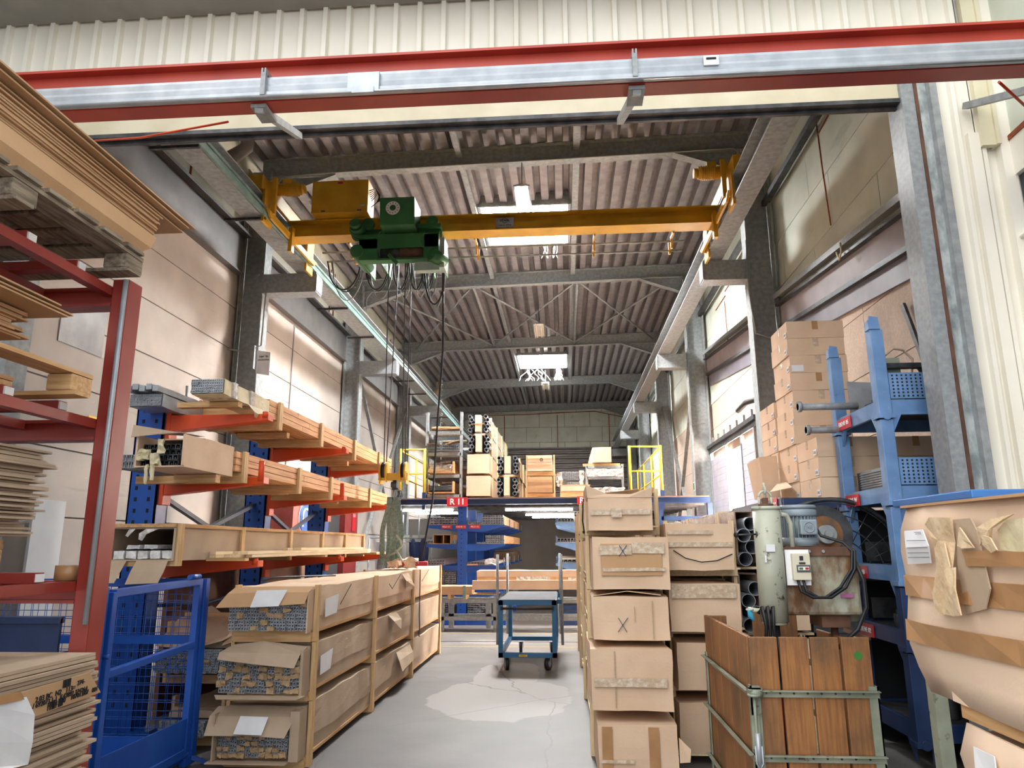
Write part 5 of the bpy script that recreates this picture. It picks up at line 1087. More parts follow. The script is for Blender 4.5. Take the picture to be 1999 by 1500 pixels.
tag(MB().box(-2.05, -1.82, 15.42, 16.5, 1.204, 1.235).build('small_carton', M_card3), 'small flat carton on the third right arms', 'carton')
shelfpack('tall stack of nested channels on the lowest left arms, left half', -2.78, -2.55, .685, 1.0, 4, 12, 50)
shelfpack('tall stack of nested channels on the lowest left arms, right half', -2.53, -2.3, .685, 1.06, 4, 13, 51)
shelfpack('stack of channels on the rack foot, far left', -2.85, -2.35, .145, .45, 8, 10, 52)
shelfpack('stack of channels on the rack foot, right of the upright', -2.05, -1.6, .145, .5, 10, 11, 53)
shelfpack('narrow stack of channels at the right end of the rack foot', -1.52, -1.33, .145, .5, 4, 11, 54)
for k, (x0, z0, l) in enumerate(((-1.5, 1.31, 'dark bundle wrapped in brown paper deep in rack R 11, upper'), (-1.45, .79, 'brown bundle deep in rack R 11, lower'))):
    tag(MB().gbox(x0-.3, x0+.15, 18.5, 22.0, z0-.1, z0+.14, (3, 8, 3), .04, k, 3).build('wrapped_bundle', mat('dull_brown_paper_%d' % k, '#5c4a38', '#6e5944', .85)), l, 'bundle')
# right rack, pale blue
c2 = thing('cantilever_rack', 'pale blue cantilever rack half hidden by the right hand crates', 'rack', (.6, 18, 0))
for y in (15.6, 17.4, 19.2):
    MB().box(.55, .7, y-.08, y+.08, 0, 2.4).build('upright', M_bluel, c2); MB().box(-.1, 1.2, y-.06, y+.06, 0, .12).build('foot', M_blued, c2)
    for z in (2.08, 1.66, 1.24): MB().prism([(.55, z-.2), (.2, z-.16), (-.2, z-.05), (-.2, z), (.55, z)], 'y', y-.04, y+.04).cyl((-.18, y, z), (-.18, y, z+.14), .01, 6).build('arm', M_bluel, c2)
for k, (x0, x1, z0, z1, nx, nz, l) in enumerate(((-.14, .2, 2.085, 2.16, 8, 1, 'row of white profile ends on the top pale blue arms'), (.21, .45, 2.085, 2.3, 6, 5, 'upright grey bundle on the top pale blue arms'), (-.16, .4, 1.665, 1.75, 12, 2, 'white profile ends on the middle pale blue arms'), (-.12, .4, 1.245, 1.32, 9, 1, 'fat white rolls on the lower pale blue arms'))):
    shelfpack(l, x0, x1, z0, z1, nx, nz, 60+k, grp='bundles on the pale blue rack', body=M_cream)
# ---------------- transport benches in front of the rack with long cartons
for k, (y, l) in enumerate(((14.4, 'galvanised low transport frame nearest the blue cart'), (15.0, 'galvanised low transport frame close to rack R 11'))):
    t = thing('transport_bench', l, 'frame', (-1.2, y, 0), group='transport frames before rack R 11')
    for z in (.56, .24): MB().box(-3.0, .6, y-.03, y+.03, z-.035, z+.035).build('rail', M_galvd if z > .5 else M_galv, t)
    for x in (-2.4+.1*k, -1.35-.2*k, -.2, .5): MB().box(x-.05, x+.05, y-.03, y+.03, 0, .525).build('post', M_galv, t)
t = thing('long_carton', 'long taped carton lying across the frames behind the cart', 'carton', (-.9, 14.6, .75)); MB().gbox(-1.72, .45, 14.4, 14.85, .8, 1.13, (16, 3, 4), .01, 1, 3).build('carton_body', M_card, t)
MB().box(-1.72, .45, 14.385, 14.395, .96, 1.01).build('tape_band', M_tape, t); MB().box(-.95, -.3, 14.38, 14.386, .95, 1.02).box(.05, .3, 14.38, 14.386, .95, 1.0).build('shiny_film', M_plastic, t); MB().box(-.13, -.11, 14.38, 14.4, .8, 1.14).build('green_strap', M_railgreen, t)
MB().gbox(-1.8, .45, 14.3, 14.38, .78, .95, (14, 1, 2), .008, 2).build('lower_carton_edge', M_card, t)
t = thing('long_carton', 'flat long carton on timber feet in front of rack R 11', 'carton', (-2.4, 14.6, .7)); MB().gbox(-3.1, -1.81, 14.35, 14.8, .7, .84, (14, 3, 3), .008, 5, 3).build('carton_body', M_card3, t); MB().box(-3.1, -1.3, 14.34, 14.85, .68, .695).build('base_board', M_wood, t)
for x in (-2.25, -1.95): MB().box(x-.03, x+.03, 14.35, 14.8, .597, .68).build('foot', M_woodz, t)
MB().box(-1.98, -1.93, 14.33, 14.35, .62, .85).build('strap', M_railgreen, t)
# shovels and battens leaning behind, left of the rack
for k, x in enumerate((-4.45, -4.0)):
    t = thing('snow_shovel', ['grey shovel hanging on the wall left of rack R 11', 'second grey shovel hanging beside the first near rack R 11'][k], 'shovel', (x, 20, 1.6), group='shovels on the wall')
    MB().box(x-.18, x+.18, 20, 20.03, 1.55, 1.9).build('blade', mat('grey_plastic_%d' % k, '#9a9c96', rough=.6), t); MB().tube([(x, 20, 1.85), (x, 20, 2.45)], .02, 6).tube([(x-.12, 20, 1.5), (x-.12, 20, .9)], .02, 6).build('handle', M_alu, t)
random.seed(9)
for k in range(11):
    x = -5.0+k*.16; o = MB().bar((x+.35, 19.4, 0.02), (x-.1+random.uniform(-.1, .2), 20.2, 1.3+random.uniform(-.4, .2)), .07, .03).build('offcut_strip', random.choice((M_wood, M_card2, M_white, M_steel, M_woodpale)))
    tag(o, 'leaning offcut strip in the corner left of rack R 11', 'strip', 'offcut strips left of rack R 11')
# ================================================================= platform cart
ca = thing('platform_cart', 'petrol blue push cart with grey top standing in the aisle', 'cart', (-.5, 10.8, 0))
cx0, cx1, cy0, cy1 = -.9, -.13, 9.95, 11.75
MB().box(cx0+.01, cx1-.01, cy0+.01, cy1-.01, .885, .9).build('deck', mat('worn_grey_deck', '#48484c', '#55555a', .8, scale=6), ca)
for z in (.86, .2): MB().box(cx0, cx1, cy0, cy0+.05, z-.03, z+.03).box(cx0, cx1, cy1-.05, cy1, z-.03, z+.03).box(cx0, cx0+.05, cy0, cy1, z-.03, z+.03).box(cx1-.05, cx1, cy0, cy1, z-.03, z+.03).build('ring_frame', M_cart, ca)
for x in (cx0, cx1-.06):
    for y in (cy0, cy1-.06): MB().box(x, x+.06, y, y+.06, .17, .885).build('leg', M_cart, ca)
MB().cyl((cx0+.05, cy0-.04, .79), (cx1-.05, cy0-.04, .79), .016, 8).box(cx0+.03, cx0+.06, cy0-.05, cy0, .77, .82).box(cx1-.06, cx1-.03, cy0-.05, cy0, .77, .82).build('push_handle', M_black, ca)
lb = MB().box(cx0+.27, cx0+.38, cy0-.004, cy0, .185, .21).build('rating_label', M_yelsign, ca)
text('TRAGLAST', .014, M_ink, lb, (cx0+.325, cy0-.006, .197))
for x, y, rz in ((cx0+.1, cy0+.12, .25), (cx1-.12, cy0+.12, -.4), (cx0+.2, cy1-.15, 0), (cx1-.1, cy1-.15, 0)):
    c_ = MB(); dx = Vector((math.cos(rz), math.sin(rz), 0))*.022; p = Vector((x, y, .085))
    w_ = c_.cyl(p-dx, p+dx, .085, 20).build('wheel', M_black, ca); MB().cyl(p-dx*1.1, p+dx*1.1, .045, 14).build('hub', M_galvd, w_)
    MB().bar(p-dx*1.5, p-dx*1.5+Vector((0, 0, .09)), .03, .006, (dx.x, dx.y, 0)).bar(p+dx*1.5, p+dx*1.5+Vector((0, 0, .09)), .03, .006, (dx.x, dx.y, 0)).box(x-.045, x+.045, y-.045, y+.045, .165, .175).build('fork', M_galv, ca)
for x, y in ((-.97, 10.6), (-.93, 11.9), (-.06, 10.6), (-.09, 11.9)): MB().cyl((x, y, .25), (x, y, 1.48), .02, 10).build('stake', M_galv, ca); MB().box(min(x, x+.07*(1 if x < -.5 else -1)), max(x, x+.07*(1 if x < -.5 else -1)), y-.02, y+.02, .8, .86).build('stake_pocket', M_cart, ca)
# ================================================================= crates right of the aisle
WP = (M_woodpale, M_woodpale, M_woodpalez)
CX0, CX1 = .17, .78
def rlab(lst): return lst
rl1 = ['bottom carton crate of the column beside the right aisle edge', 'big taped carton crate, second from the floor at the aisle', 'third crate with an X penned on the carton and a sunken top', 'fourth crate with a taped patch and X mark', 'topmost crate with open raised carton flaps']
lv = ((.0, .43), (.43, .87), (.87, 1.25), (1.25, 1.68), (1.68, 2.06))
def rcrate(label, x0, x1, z0, z1, yf, cz, cx, seed, group, frames=(6.16, 8.3, 10.4, 11.9), y1=12.0, card=M_card):
    t = thing('timber_crate', label, 'crate', ((x0+x1)/2, 8, z0), group=group)
    MB().gbox(cx[0], cx[1], yf, 6.6, cz[0], cz[1], (6, 6, 5), .012, seed, 4).build('end_carton', card, t)
    MB().gbox(x0+.035, x1-.035, 6.5, y1-.03, z0+.09, z1-.035, (3, 20, 4), .012, seed+20, 3).build('carton', card, t)
    for y in frames:
        for xa in (x0, x1-.028): MB().box(xa, xa+.028, y-.04, y+.04, z0+.002, z1-.002).build('post', M_woodpalez, t)
        MB().box(x0+.028, x1-.028, y-.04, y+.04, z0+.002, z0+.06).build('bearer', M_woodpale, t)
    MB().box(x0+.03, x0+.045, 6.2, y1, z0+.06, z0+.085).box(x0+.03, x1-.03, 5.95, y1, z0+.06, z0+.072).build('bottom_rail', M_woodpale, t)
    return t
def front_tape(t, x0, x1, y, z0, z1, name='tape_band', m=M_clear): return MB().gbox(x0, x1, y-.018, y-.012, z0, z1, (6, 1, 2), .004, int(x0*10)).build(name, m, t)
spec = ((5.45, (.03, .38), (.2, .75)), (5.5, (.46, .87), (.17, .74)), (5.6, (.92, 1.23), (.19, .75)), (5.62, (1.28, 1.66), (.2, .77)), (5.68, (1.71, 1.97), (.18, .67)))
T = []
for i, (z0, z1) in enumerate(lv): T.append(rcrate(rl1[i], CX0, CX1, z0, z1, spec[i][0], spec[i][1], spec[i][2], 70+i, 'aisle column of crates on the right'))
front_tape(T[0], .23, .3, 5.45, .05, .37, m=M_tape); front_tape(T[0], .55, .62, 5.45, .05, .37, m=M_tape); front_tape(T[0], .22, .45, 5.445, .14, .16)
MB().sheet([[(.76, 5.46, .3), (.76, 5.46, .14)], [(.83, 5.4, .24), (.82, 5.4, .16)]]).build('torn_corner', M_card, T[0])
front_tape(T[1], .19, .7, 5.5, .62, .68); MB().box(.335, .34, 5.484, 5.49, .48, .86).build('carton_seam', M_cardedge, T[1])
def cross(t, cx_, cz_, y, s, m): MB().bar((cx_-s*.7, y, cz_-s), (cx_+s*.8, y, cz_+s), .004, .006, (0, 1, 0)).bar((cx_+s*.6, y, cz_-s), (cx_-s*.6, y, cz_+s), .004, .006, (0, 1, 0)).build('pen_cross', m, t)
cross(T[2], .41, 1.03, 5.583, .05, mat('blue_pen', '#23355c', rough=.8)); MB().box(.5, .502, 5.583, 5.59, 1.05, 1.16).box(.63, .635, 5.585, 5.59, .93, 1.2).build('carton_seam', M_cardedge, T[2])
MB().sheet([[(.2, 5.62, 1.23), (.45, 5.6, 1.265), (.7, 5.62, 1.235)], [(.2, 6.0, 1.235), (.45, 6.0, 1.245), (.76, 6.0, 1.24)]]).build('raised_top_flap', M_card, T[2])
MB().gbox(.27, .72, 5.6, 5.615, 1.38, 1.61, (6, 1, 4), .006, 8).build('taped_patch', M_card3, T[3]); front_tape(T[3], .26, .5, 5.61, 1.53, 1.6); front_tape(T[3], .28, .74, 5.61, 1.41, 1.435); front_tape(T[3], .5, .74, 5.61, 1.54, 1.62); cross(T[3], .43, 1.56, 5.585, .04, bpy.data.materials['blue_pen'])
front_tape(T[4], .2, .66, 5.68, 1.83, 1.87); front_tape(T[4], .36, .44, 5.67, 1.81, 1.88)
y = 5.68
MB().sheet([[(.18, y, 1.96), (.32, y, 1.96), (.5, y, 1.96), (.67, y, 1.96)], [(.17, y-.01, 2.06), (.33, y+.02, 1.99), (.52, y+.02, 1.985), (.68, y-.01, 2.04)]]).sheet([[(.18, y, 1.96), (.18, 6.0, 1.96), (.18, 6.4, 1.97)], [(.17, y-.01, 2.06), (.16, 6.0, 2.03), (.17, 6.4, 2.02)]]).sheet([[(.67, y, 1.96), (.67, 6.3, 1.97)], [(.68, y-.01, 2.04), (.74, 6.1, 2.05)]]).build('open_flaps', M_card, T[4])
MB().sheet([[(.2, 6.4, 1.98), (.66, 6.4, 1.98)], [(.3, 6.2, 2.03), (.62, 6.1, 2.06)]]).build('raised_top_flap', M_card2, T[4])
MB().tube([(.16, 6.1, 1.98), (.15, 6.12, 1.8), (.165, 6.2, 1.7)], .006, 5).build('strap', M_black, T[4])
l2 = ['bottom crate of the second column behind the wooden cage box', 'second crate from the floor in the second column', 'crate with a large plain taped carton in the second column', 'top crate of the second column with a curved cut in its carton']
lv2 = ((.0, .47), (.47, .9), (.9, 1.35), (1.35, 1.8)); T2 = []
for i, (z0, z1) in enumerate(lv2):
    T2.append(rcrate(l2[i], .83, 1.4, z0, z1, (5.95, 5.92, 5.85, 5.85)[i], ((.07, .43), (.52, .87), (.95, 1.31), (1.41, 1.76))[i], ((.84, 1.36), (.84, 1.36), (.8, 1.33), (.79, 1.31))[i], 90+i, 'second column of crates on the right', frames=(6.25, 8.3, 10.4, 11.9)))
    MB().box(.83, 1.4, 6.18, 6.21, z0+.003, z0+.07).build('end_board', M_woodpale, T2[i])
front_tape(T2[3], .8, 1.3, 5.85, 1.585, 1.62); front_tape(T2[3], .8, 1.15, 5.85, 1.68, 1.71); front_tape(T2[2], .81, 1.3, 5.85, 1.2, 1.3)
MB().tube([(.84, 5.83, 1.56), (.93, 5.828, 1.5), (1.05, 5.826, 1.47), (1.17, 5.828, 1.48), (1.29, 5.83, 1.53)], .004, 4).build('curved_cut', M_ink, T2[3])
# tube crates, third column
for i, (z0, z1, l) in enumerate(((.45, .86, 'third column tube crate low behind the cage box'), (.9, 1.37, 'crate of wide tubes in film, lower of the third column'), (1.42, 1.88, 'crate of wide aluminium tubes wrapped in film, top of third column'))):
    t = thing('tube_crate', l, 'crate', (1.7, 8, z0), group='tube crates of the third column')
    mb = MB(); k = 0; z = z0+.065
    while z < z1-.03:
        mb.pipe((1.475+(.0 if k % 2 == 0 else .065), 6.2+.02*(k % 2), z), (1.475+(.0 if k % 2 == 0 else .065), 8.4, z), .056, .004, 20); z += .095; k += 1
    mb.build('wide_tubes', M_alubright, t)
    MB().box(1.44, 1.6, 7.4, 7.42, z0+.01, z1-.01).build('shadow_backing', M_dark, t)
    MB().gbox(1.6, 1.95, 6.2, 8.0, z0+.03, z1-.005, (3, 4, 3), .01, i+5, 4).build('end_carton', M_card, t)
    MB().gbox(1.42, 1.43, 6.25, 12, z0+.03, z1-.01, (1, 20, 3), .01, i, 6).gbox(1.42, 1.6, 6.4, 12, z1-.01, z1+.005, (3, 20, 1), .015, i, 6).build('film_wrapping', mat('brown_film_%d' % i, '#8a7468', '#a8968a', .2, scale=14, bump=.8, bscale=20), t)
    for y in (6.9, 8.6, 10.3): MB().box(1.415, 1.43, y-.04, y+.04, z0+.003, z1+.012).box(1.43, 1.9, y-.04, y+.04, z1+.006, z1+.018).build('post', M_woodpalez, t)
    MB().box(1.42, 2.0, 6.3, 12, z0-.018, z0+.0).build('bearer', M_woodpale, t)
    MB().box(1.66, 1.74, 6.17, 6.185, z0+.15, z0+.32).build('paper_note', M_paper, t)
tag(MB().box(1.44, 1.98, 6.3, 12, 0, .41).build('support_timber', M_woodpale), 'pale timber base carrying the wide tube crates', 'timber')
# ================================================================= carton pile on the shelf
def smallbox(i, x0, y0, z0, label, group, w=.585, d=.58, h=.186, opened=False):
    t = thing('shipping_carton', label, 'carton', (x0+w/2, y0+d/2, z0), group=group)
    MB().gbox(x0, x0+w, y0, y0+d, z0+.001, z0+h-.002, (4, 4, 2), .004, i, 3).build('carton_body', M_card, t)
    MB().box(x0-.003, x0+.0, y0+d*.44, y0+d*.52, z0+h*.55, z0+h*.99).build('parcel_tape', M_clear, t); MB().box(x0+w*.5-.03, x0+w*.5+.03, y0-.002, y0, z0+h*.5, z0+h*.99).build('parcel_tape', M_clear if i % 3 else M_tape, t)
    lb = MB().box(x0-.006, x0-.002, y0+.02, y0+.1, z0+.02, z0+.075).build('address_label', M_paper, t)
    MB().box(x0-.008, x0-.006, y0+.03, y0+.09, z0+.04, z0+.044).box(x0-.008, x0-.006, y0+.03, y0+.09, z0+.052, z0+.056).build('label_print', M_ink, lb)
    return t
n = 0; LAB = ('bottom', 'second lowest', 'third lowest', 'fourth lowest', 'fifth lowest', 'sixth lowest', 'seventh lowest', 'fourth from the top', 'third from the top', 'second from the top', 'topmost')
for k in range(10):
    o = smallbox(n, 2.375+(.01 if k > 3 else -.01)*(k % 2), 7.5, 2.04+k*.187, 'flat brown carton in the tall middle pile, %s' % (('bottom','second lowest','third lowest','fourth lowest','fifth lowest','sixth lowest','fourth from the top','third from the top','second from the top','topmost')[k]), 'cartons of the tall pile'); n += 1
MB().box(2.4, 2.52, 7.495, 7.498, 2.04+7*.187+.015, 2.04+7*.187+.08).build('shipping_label', M_paper, [q for q in C.objects if q.get('label', '').endswith('third from the top') and q.get('category') == 'carton'][0])
for k in range(3): smallbox(n, 2.36, 6.86, 2.02+k*.187, 'flat brown carton in the front pile nearest the blue rack, %s of three' % ('bottom', 'middle', 'top')[k], 'cartons of the front pile'); n += 1
for k in range(3): smallbox(n, 2.97, 6.88, 2.02+k*.187, 'flat brown carton behind the blue rack post, %s of the pile' % ('bottom', 'middle', 'top')[k], 'cartons behind the blue rack'); n += 1
for k in range(6): smallbox(n, 2.37, 8.14, 2.04+k*.187, 'flat brown carton in the rear pile beside the column, %s' % ('bottom', 'second lowest', 'third lowest', 'third from the top', 'second from the top', 'topmost')[k], 'cartons of the rear pile'); n += 1
t = thing('upturned_flap_carton', 'opened carton with an upright flap and a hole at the left of the pile', 'carton', (2.2, 8.4, 2.1))
MB().sheet([[(2.2, 8.15, 2.1), (2.36, 8.14, 2.1)], [(2.17, 8.18, 2.55), (2.36, 8.16, 2.56)]]).sheet([[(2.2, 8.15, 2.1), (2.2, 8.6, 2.1)], [(2.17, 8.18, 2.55), (2.14, 8.6, 2.52)]]).build('upright_flap', M_card, t)
MB().sheet([[(2.1, 7.6, 2.12), (2.3, 7.5, 2.16)], [(2.3, 8.0, 2.24), (2.36, 7.9, 2.25)]]).build('torn_flap', M_card, t)
sh = thing('shelf_rack', 'dark blue shelf rack carrying the pile of flat cartons', 'rack', (2.6, 7.5, 0))
MB().box(2.0, 3.5, 6.82, 6.88, 1.93, 2.01).box(2.0, 2.04, 6.85, 8.9, 1.93, 2.01).box(2.0, 3.5, 8.8, 8.86, 1.93, 2.01).build('top_frame', M_blued, sh)
MB().box(2.0, 3.5, 6.86, 8.85, 2.01, 2.02).build('shelf_plate', M_steel, sh)
for x, y in ((2.02, 6.88), (2.02, 8.8), (3.45, 8.8)): MB().box(x-.03, x+.03, y-.03, y+.03, 0, 1.93).build('leg', M_blued, sh)
s = MB().box(1.99, 1.995, 7.0, 7.16, 1.93, 2.03).build('rack_sign', M_redsign, sh); text('EBENE 01', .03, M_white, s, (1.988, 7.08, 1.98), rot=(R(90), 0, R(-90)))
# ================================================================= blue stacking rack with EBENE signs
XA, XB, YA, YB_ = 2.55, 3.45, 5.85, 6.75
lab = ['lowest', 'second', 'third', 'fourth', 'topmost']
zl = (.3, .95, 1.42, 2.02, 2.7); names = ('EBENE 01', 'EBENE 02', 'EBENE 03', 'EBENE 04', 'EBENE 05')
for k, z in enumerate(zl):
    zt_ = zl[k+1]-.14 if k < 4 else 3.3
    t = thing('stacking_rack', 'light blue perforated stacking rack, %s level with its red sign' % lab[k], 'rack', ((XA+XB)/2, (YA+YB_)/2, z-.1), group='stacking racks at the right gate guide')
    mm = M_bluel if k > 1 else M_blued  # two lowest levels get the darker blue, shade put into the colour
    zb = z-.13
    for x in (XA, XB):
        for y in (YA, YB_):
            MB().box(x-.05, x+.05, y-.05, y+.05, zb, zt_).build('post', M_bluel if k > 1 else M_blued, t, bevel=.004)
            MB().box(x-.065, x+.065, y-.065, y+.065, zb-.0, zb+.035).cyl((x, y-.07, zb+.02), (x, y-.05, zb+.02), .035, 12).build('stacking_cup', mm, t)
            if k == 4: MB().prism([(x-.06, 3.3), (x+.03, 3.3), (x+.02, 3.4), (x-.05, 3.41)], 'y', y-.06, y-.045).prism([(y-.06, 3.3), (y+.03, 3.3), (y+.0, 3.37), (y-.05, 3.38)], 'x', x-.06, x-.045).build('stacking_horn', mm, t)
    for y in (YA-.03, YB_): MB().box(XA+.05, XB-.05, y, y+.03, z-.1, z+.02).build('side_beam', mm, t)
    for x in (XA-.03, XB): MB().box(x, x+.03, YA+.05, YB_-.05, z-.1, z+.02).build('side_beam', mm, t)
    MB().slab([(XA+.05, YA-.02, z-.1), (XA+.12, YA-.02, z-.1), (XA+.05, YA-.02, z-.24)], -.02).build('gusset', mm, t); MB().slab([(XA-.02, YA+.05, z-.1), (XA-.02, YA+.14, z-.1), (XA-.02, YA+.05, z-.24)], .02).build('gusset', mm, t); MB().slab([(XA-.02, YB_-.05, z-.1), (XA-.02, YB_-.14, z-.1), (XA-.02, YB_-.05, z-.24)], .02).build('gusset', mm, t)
    MB().box(XA+.03, XB-.03, YA+.03, YB_-.03, z, z+.01).build('shelf_plate', M_steel, t)
    if k > 0:
        pm = MB().box(XA+.06, XB-.05, YA-.03, YA-.022, z+.03, z+.24).build('perforated_panel', mm, t)
        mb = MB()
        for i in range(20):
            for j in range(7): x = XA+.09+i*.036; zz = z+.05+j*.028; mb.box(x-.007, x+.007, YA-.0315, YA-.0302, zz-.007, zz+.007)
        mb.build('perforation_holes', M_dark, pm)['kind'] = 'stuff'
        pm = MB().box(XA+.08, XB-.08, YB_-.06, YB_-.055, z+.03, z+.2).build('perforated_panel', M_steel, t)
        s = MB().box(XA-.045, XA-.038, YA+.55, YA+.86, z-.1, z+.0).build('rack_sign', M_redsign, t); text(names[k], .055, M_white, s, (XA-.047, YA+.705, z-.05), rot=(R(90), 0, R(-90)))
# contents
tag(MB().box(2.6, 3.5, 6.86, 6.9, 0, 1.9).build('steel_sheet', M_dark), 'added dark panel standing for the shade behind the lower blue rack levels', 'panel')  # dark sheet added to stand for the black shade behind the lower levels
tag(MB().box(3.5, 3.54, 5.9, 6.85, 0, 1.9).build('steel_sheet', M_dark), 'added dark panel for the shade on the wall side of the lower blue rack levels', 'panel')  # second added sheet, for the shade towards the wall
def clutter(n, x0, x1, y0, y1, z, seed, label, group, mats, hmax=.14):
    random.seed(seed)
    for i in range(n):
        x, y = random.uniform(x0, x1), random.uniform(y0, y1); w_, d_, h_ = random.uniform(.06, .2), random.uniform(.06, .16), random.uniform(.03, hmax)
        if random.random() < .4:
            r_ = random.uniform(.025, .06); mb = MB().cyl((x, y, z+.001), (x, y, z+h_*1.4), r_, 14).cyl((x, y, z+h_*1.4), (x, y, z+h_*1.8), r_*.5, 12)
        else: mb = MB().obox((x, y, z+h_/2+.001), (w_, d_, h_), (0, 0, random.uniform(-.4, .4))).obox((x+.01, y, z+h_+.02), (w_*.45, d_*.6, .04), (0, 0, random.uniform(-.4, .4)))
        tag(mb.build('tool_part', random.choice(mats), bevel=.004), label, 'tool part', group)
MT = (M_steel, M_rust, M_galvd, M_steel)
clutter(7, 2.7, 3.35, 6.0, 6.6, 2.71, 1, 'steel tool part on the topmost light blue rack', 'tools on the topmost rack', MT, .18)
clutter(5, 2.75, 3.35, 6.0, 6.6, 2.03, 2, 'steel tool part on the light blue rack with sign 04', 'tools on the fourth rack level', MT, .14)
clutter(9, 2.6, 3.3, 5.95, 6.6, 1.43, 3, 'dark machine part on the rack level with sign 03', 'tools on the third rack level', (M_steel, M_rust), .2)
clutter(11, 2.6, 3.3, 5.92, 6.6, .96, 4, 'rusty block in the heap on the rack level with sign 02', 'blocks on the second rack level', (M_rust, M_steel), .09)
clutter(6, 2.6, 3.3, 5.95, 6.6, .31, 5, 'dark block on the lowest rack level', 'blocks on the lowest rack level', (M_steel,), .3)
tag(MB().prism([(2.6, 2.71), (3.1, 2.71), (3.1, 3.02), (2.6, 3.05)], 'y', 6.62, 6.63).build('sheet_metal', M_alu), 'bright steel sheet standing in the topmost blue rack', 'sheet')
t = thing('tube_machine', 'small pneumatic tool with a looped hose on the topmost rack', 'tool', (2.75, 6.1, 2.72)); MB().cyl((2.66, 6.05, 2.72), (2.66, 6.05, 3.36), .035, 12).box(2.68, 2.82, 6.05, 6.15, 2.72, 3.12).build('tool_body', M_olive, t)
MB().tube([(2.68, 6.05, 3.12), (2.78, 6.05, 3.2), (2.88, 6.1, 3.2), (2.95, 6.1, 3.12), (2.93, 6.1, 3.0), (2.88, 6.12, 2.9)], .01, 6).build('hose', mat('beige_hose', '#b59c86', rough=.5), t); MB().box(2.68, 3.1, 5.98, 6.05, 3.02, 3.06).prism([(2.95, 3.02), (3.3, 3.06), (3.3, 2.75), (3.1, 2.75)], 'y', 6.02, 6.05).build('arm_bracket', M_steel, t)
for k, (y, z) in enumerate(((6.5, 2.8), (6.7, 2.62))):
    tag(MB().cyl((2.1+.12*k, y, z), (2.62, y, z), .032, 14).cyl((2.1+.12*k, y, z), (2.13+.12*k, y, z), .048, 14).build('steel_roller', M_galv), ['upper steel bar with a flanged end poking out of the topmost rack', 'lower steel bar with a flanged end poking out of the topmost rack'][k], 'bar')
t = thing('ribbed_box', 'ribbed grey metal box with square holes on the fourth rack level', 'box', (2.7, 6.3, 2.04)); mb = MB().box(2.62, 2.86, 5.95, 6.6, 2.035, 2.22)
for j in range(8): mb.box(2.61, 2.62, 5.95, 6.6, 2.05+j*.02, 2.06+j*.02)
mb.build('box_body', M_galvd, t)
# big pulley and mesh guard behind the rack
t = thing('pulley_wheel', 'large rusty pulley wheel behind the grey motor', 'wheel', (2.25, 6.6, 1.3))
MB().cyl((2.15, 6.3, 1.68), (2.15, 6.42, 1.68), .24, 32).build('disc', M_steel, t); MB().cyl((2.15, 6.27, 1.68), (2.15, 6.3, 1.68), .15, 28).build('hub_plate', mat('rust_orange', '#8a5a30', '#5c4a3a', .7, scale=9), t)
MB().cyl((2.15, 6.2, 1.68), (2.15, 6.3, 1.68), .075, 20).cyl((2.15, 6.16, 1.68), (2.15, 6.2, 1.68), .03, 12).build('shaft_end', M_galvd, t); MB().box(2.0, 2.35, 6.3, 6.8, .9, 1.45).box(2.05, 2.3, 6.32, 6.7, 0, .9).build('pedestal', M_steel, t)
t = thing('belt_guard', 'curved wire mesh belt guard in the shade behind the blue rack posts', 'guard', (2.5, 7, 1.6))
mb = MB()
for k in range(16):
    a = k*math.pi/15; mb.tube([(2.3+.62*math.cos(a), 6.5, 1.35+.6*math.sin(a)), (2.3+.3*math.cos(a), 6.5, 1.35+.3*math.sin(a))], .004, 4)
for r_ in (.3, .4, .5, .6): mb.torus((2.3, 6.5, 1.35), r_, .006, 'y', 24, 0, math.pi)
mb.torus((2.3, 6.5, 1.35), .63, .022, 'y', 28, 0, math.pi); mb.build('mesh_ring', M_steel, t); MB().box(1.7, 2.9, 6.48, 6.52, 1.3, 1.36).box(2.25, 2.35, 6.5, 6.55, 0, 1.3).build('guard_bracket', M_steel, t)
# ================================================================= boarded cage box in front
bx = thing('cage_box', 'brown boarded box in a grey green steel frame, foreground right', 'box', (1.25, 4.7, 0))
bx0, bx1, by0, by1 = .95, 1.6, 4.1, 5.35
def angle(mb, a, b, w=.045, t=.006): return mb.bar(a, b, w, t).bar(a, b, t, w)
for x, y in ((bx0, by0), (bx1, by0), (bx0, by1), (bx1, by1)):
    sx, sy = (1 if x == bx0 else -1), (1 if y == by0 else -1)
    MB().box(min(x, x+.05*sx), max(x, x+.05*sx), min(y, y+.008*sy), max(y, y+.008*sy), .05, .88).box(min(x, x+.008*sx), max(x, x+.008*sx), min(y, y+.05*sy), max(y, y+.05*sy), .05, .88).build('corner_post', M_olive, bx)
for z in (.86, .55, .24):
    MB().box(bx0, bx1, by0-.03, by0+.0, z-.005, z+.0).box(bx0, bx1, by0-.004, by0, z-.035, z).build('front_rail', M_olive, bx)
    MB().box(bx0-.03, bx0, by0, by1, z-.005, z).box(bx0-.004, bx0, by0, by1, z-.035, z).build('side_rail', M_olive, bx)
    MB().box(bx1, bx1+.004, by0, by1, z-.04, z).build('side_rail', M_olive, bx)
mb = MB()
for z in (.845, .535, .225):
    for k in range(8): mb.cyl((bx0+.08+k*.07, by0-.006, z), (bx0+.08+k*.07, by0-.003, z), .006, 8)
mb.build('rivet_row', M_steel, bx)
for k in range(4):
    x = bx0+.015+k*.158; MB().box(x, x+.145, by0+.012, by0+.037, .06, 1.12).build('front_board', M_oak, bx, bevel=.004)
    if k != 1: MB().box(x, x+.14, by1-.037, by1-.012, .06, 1.12+.01*k).build('rear_board', M_oak, bx, bevel=.004)
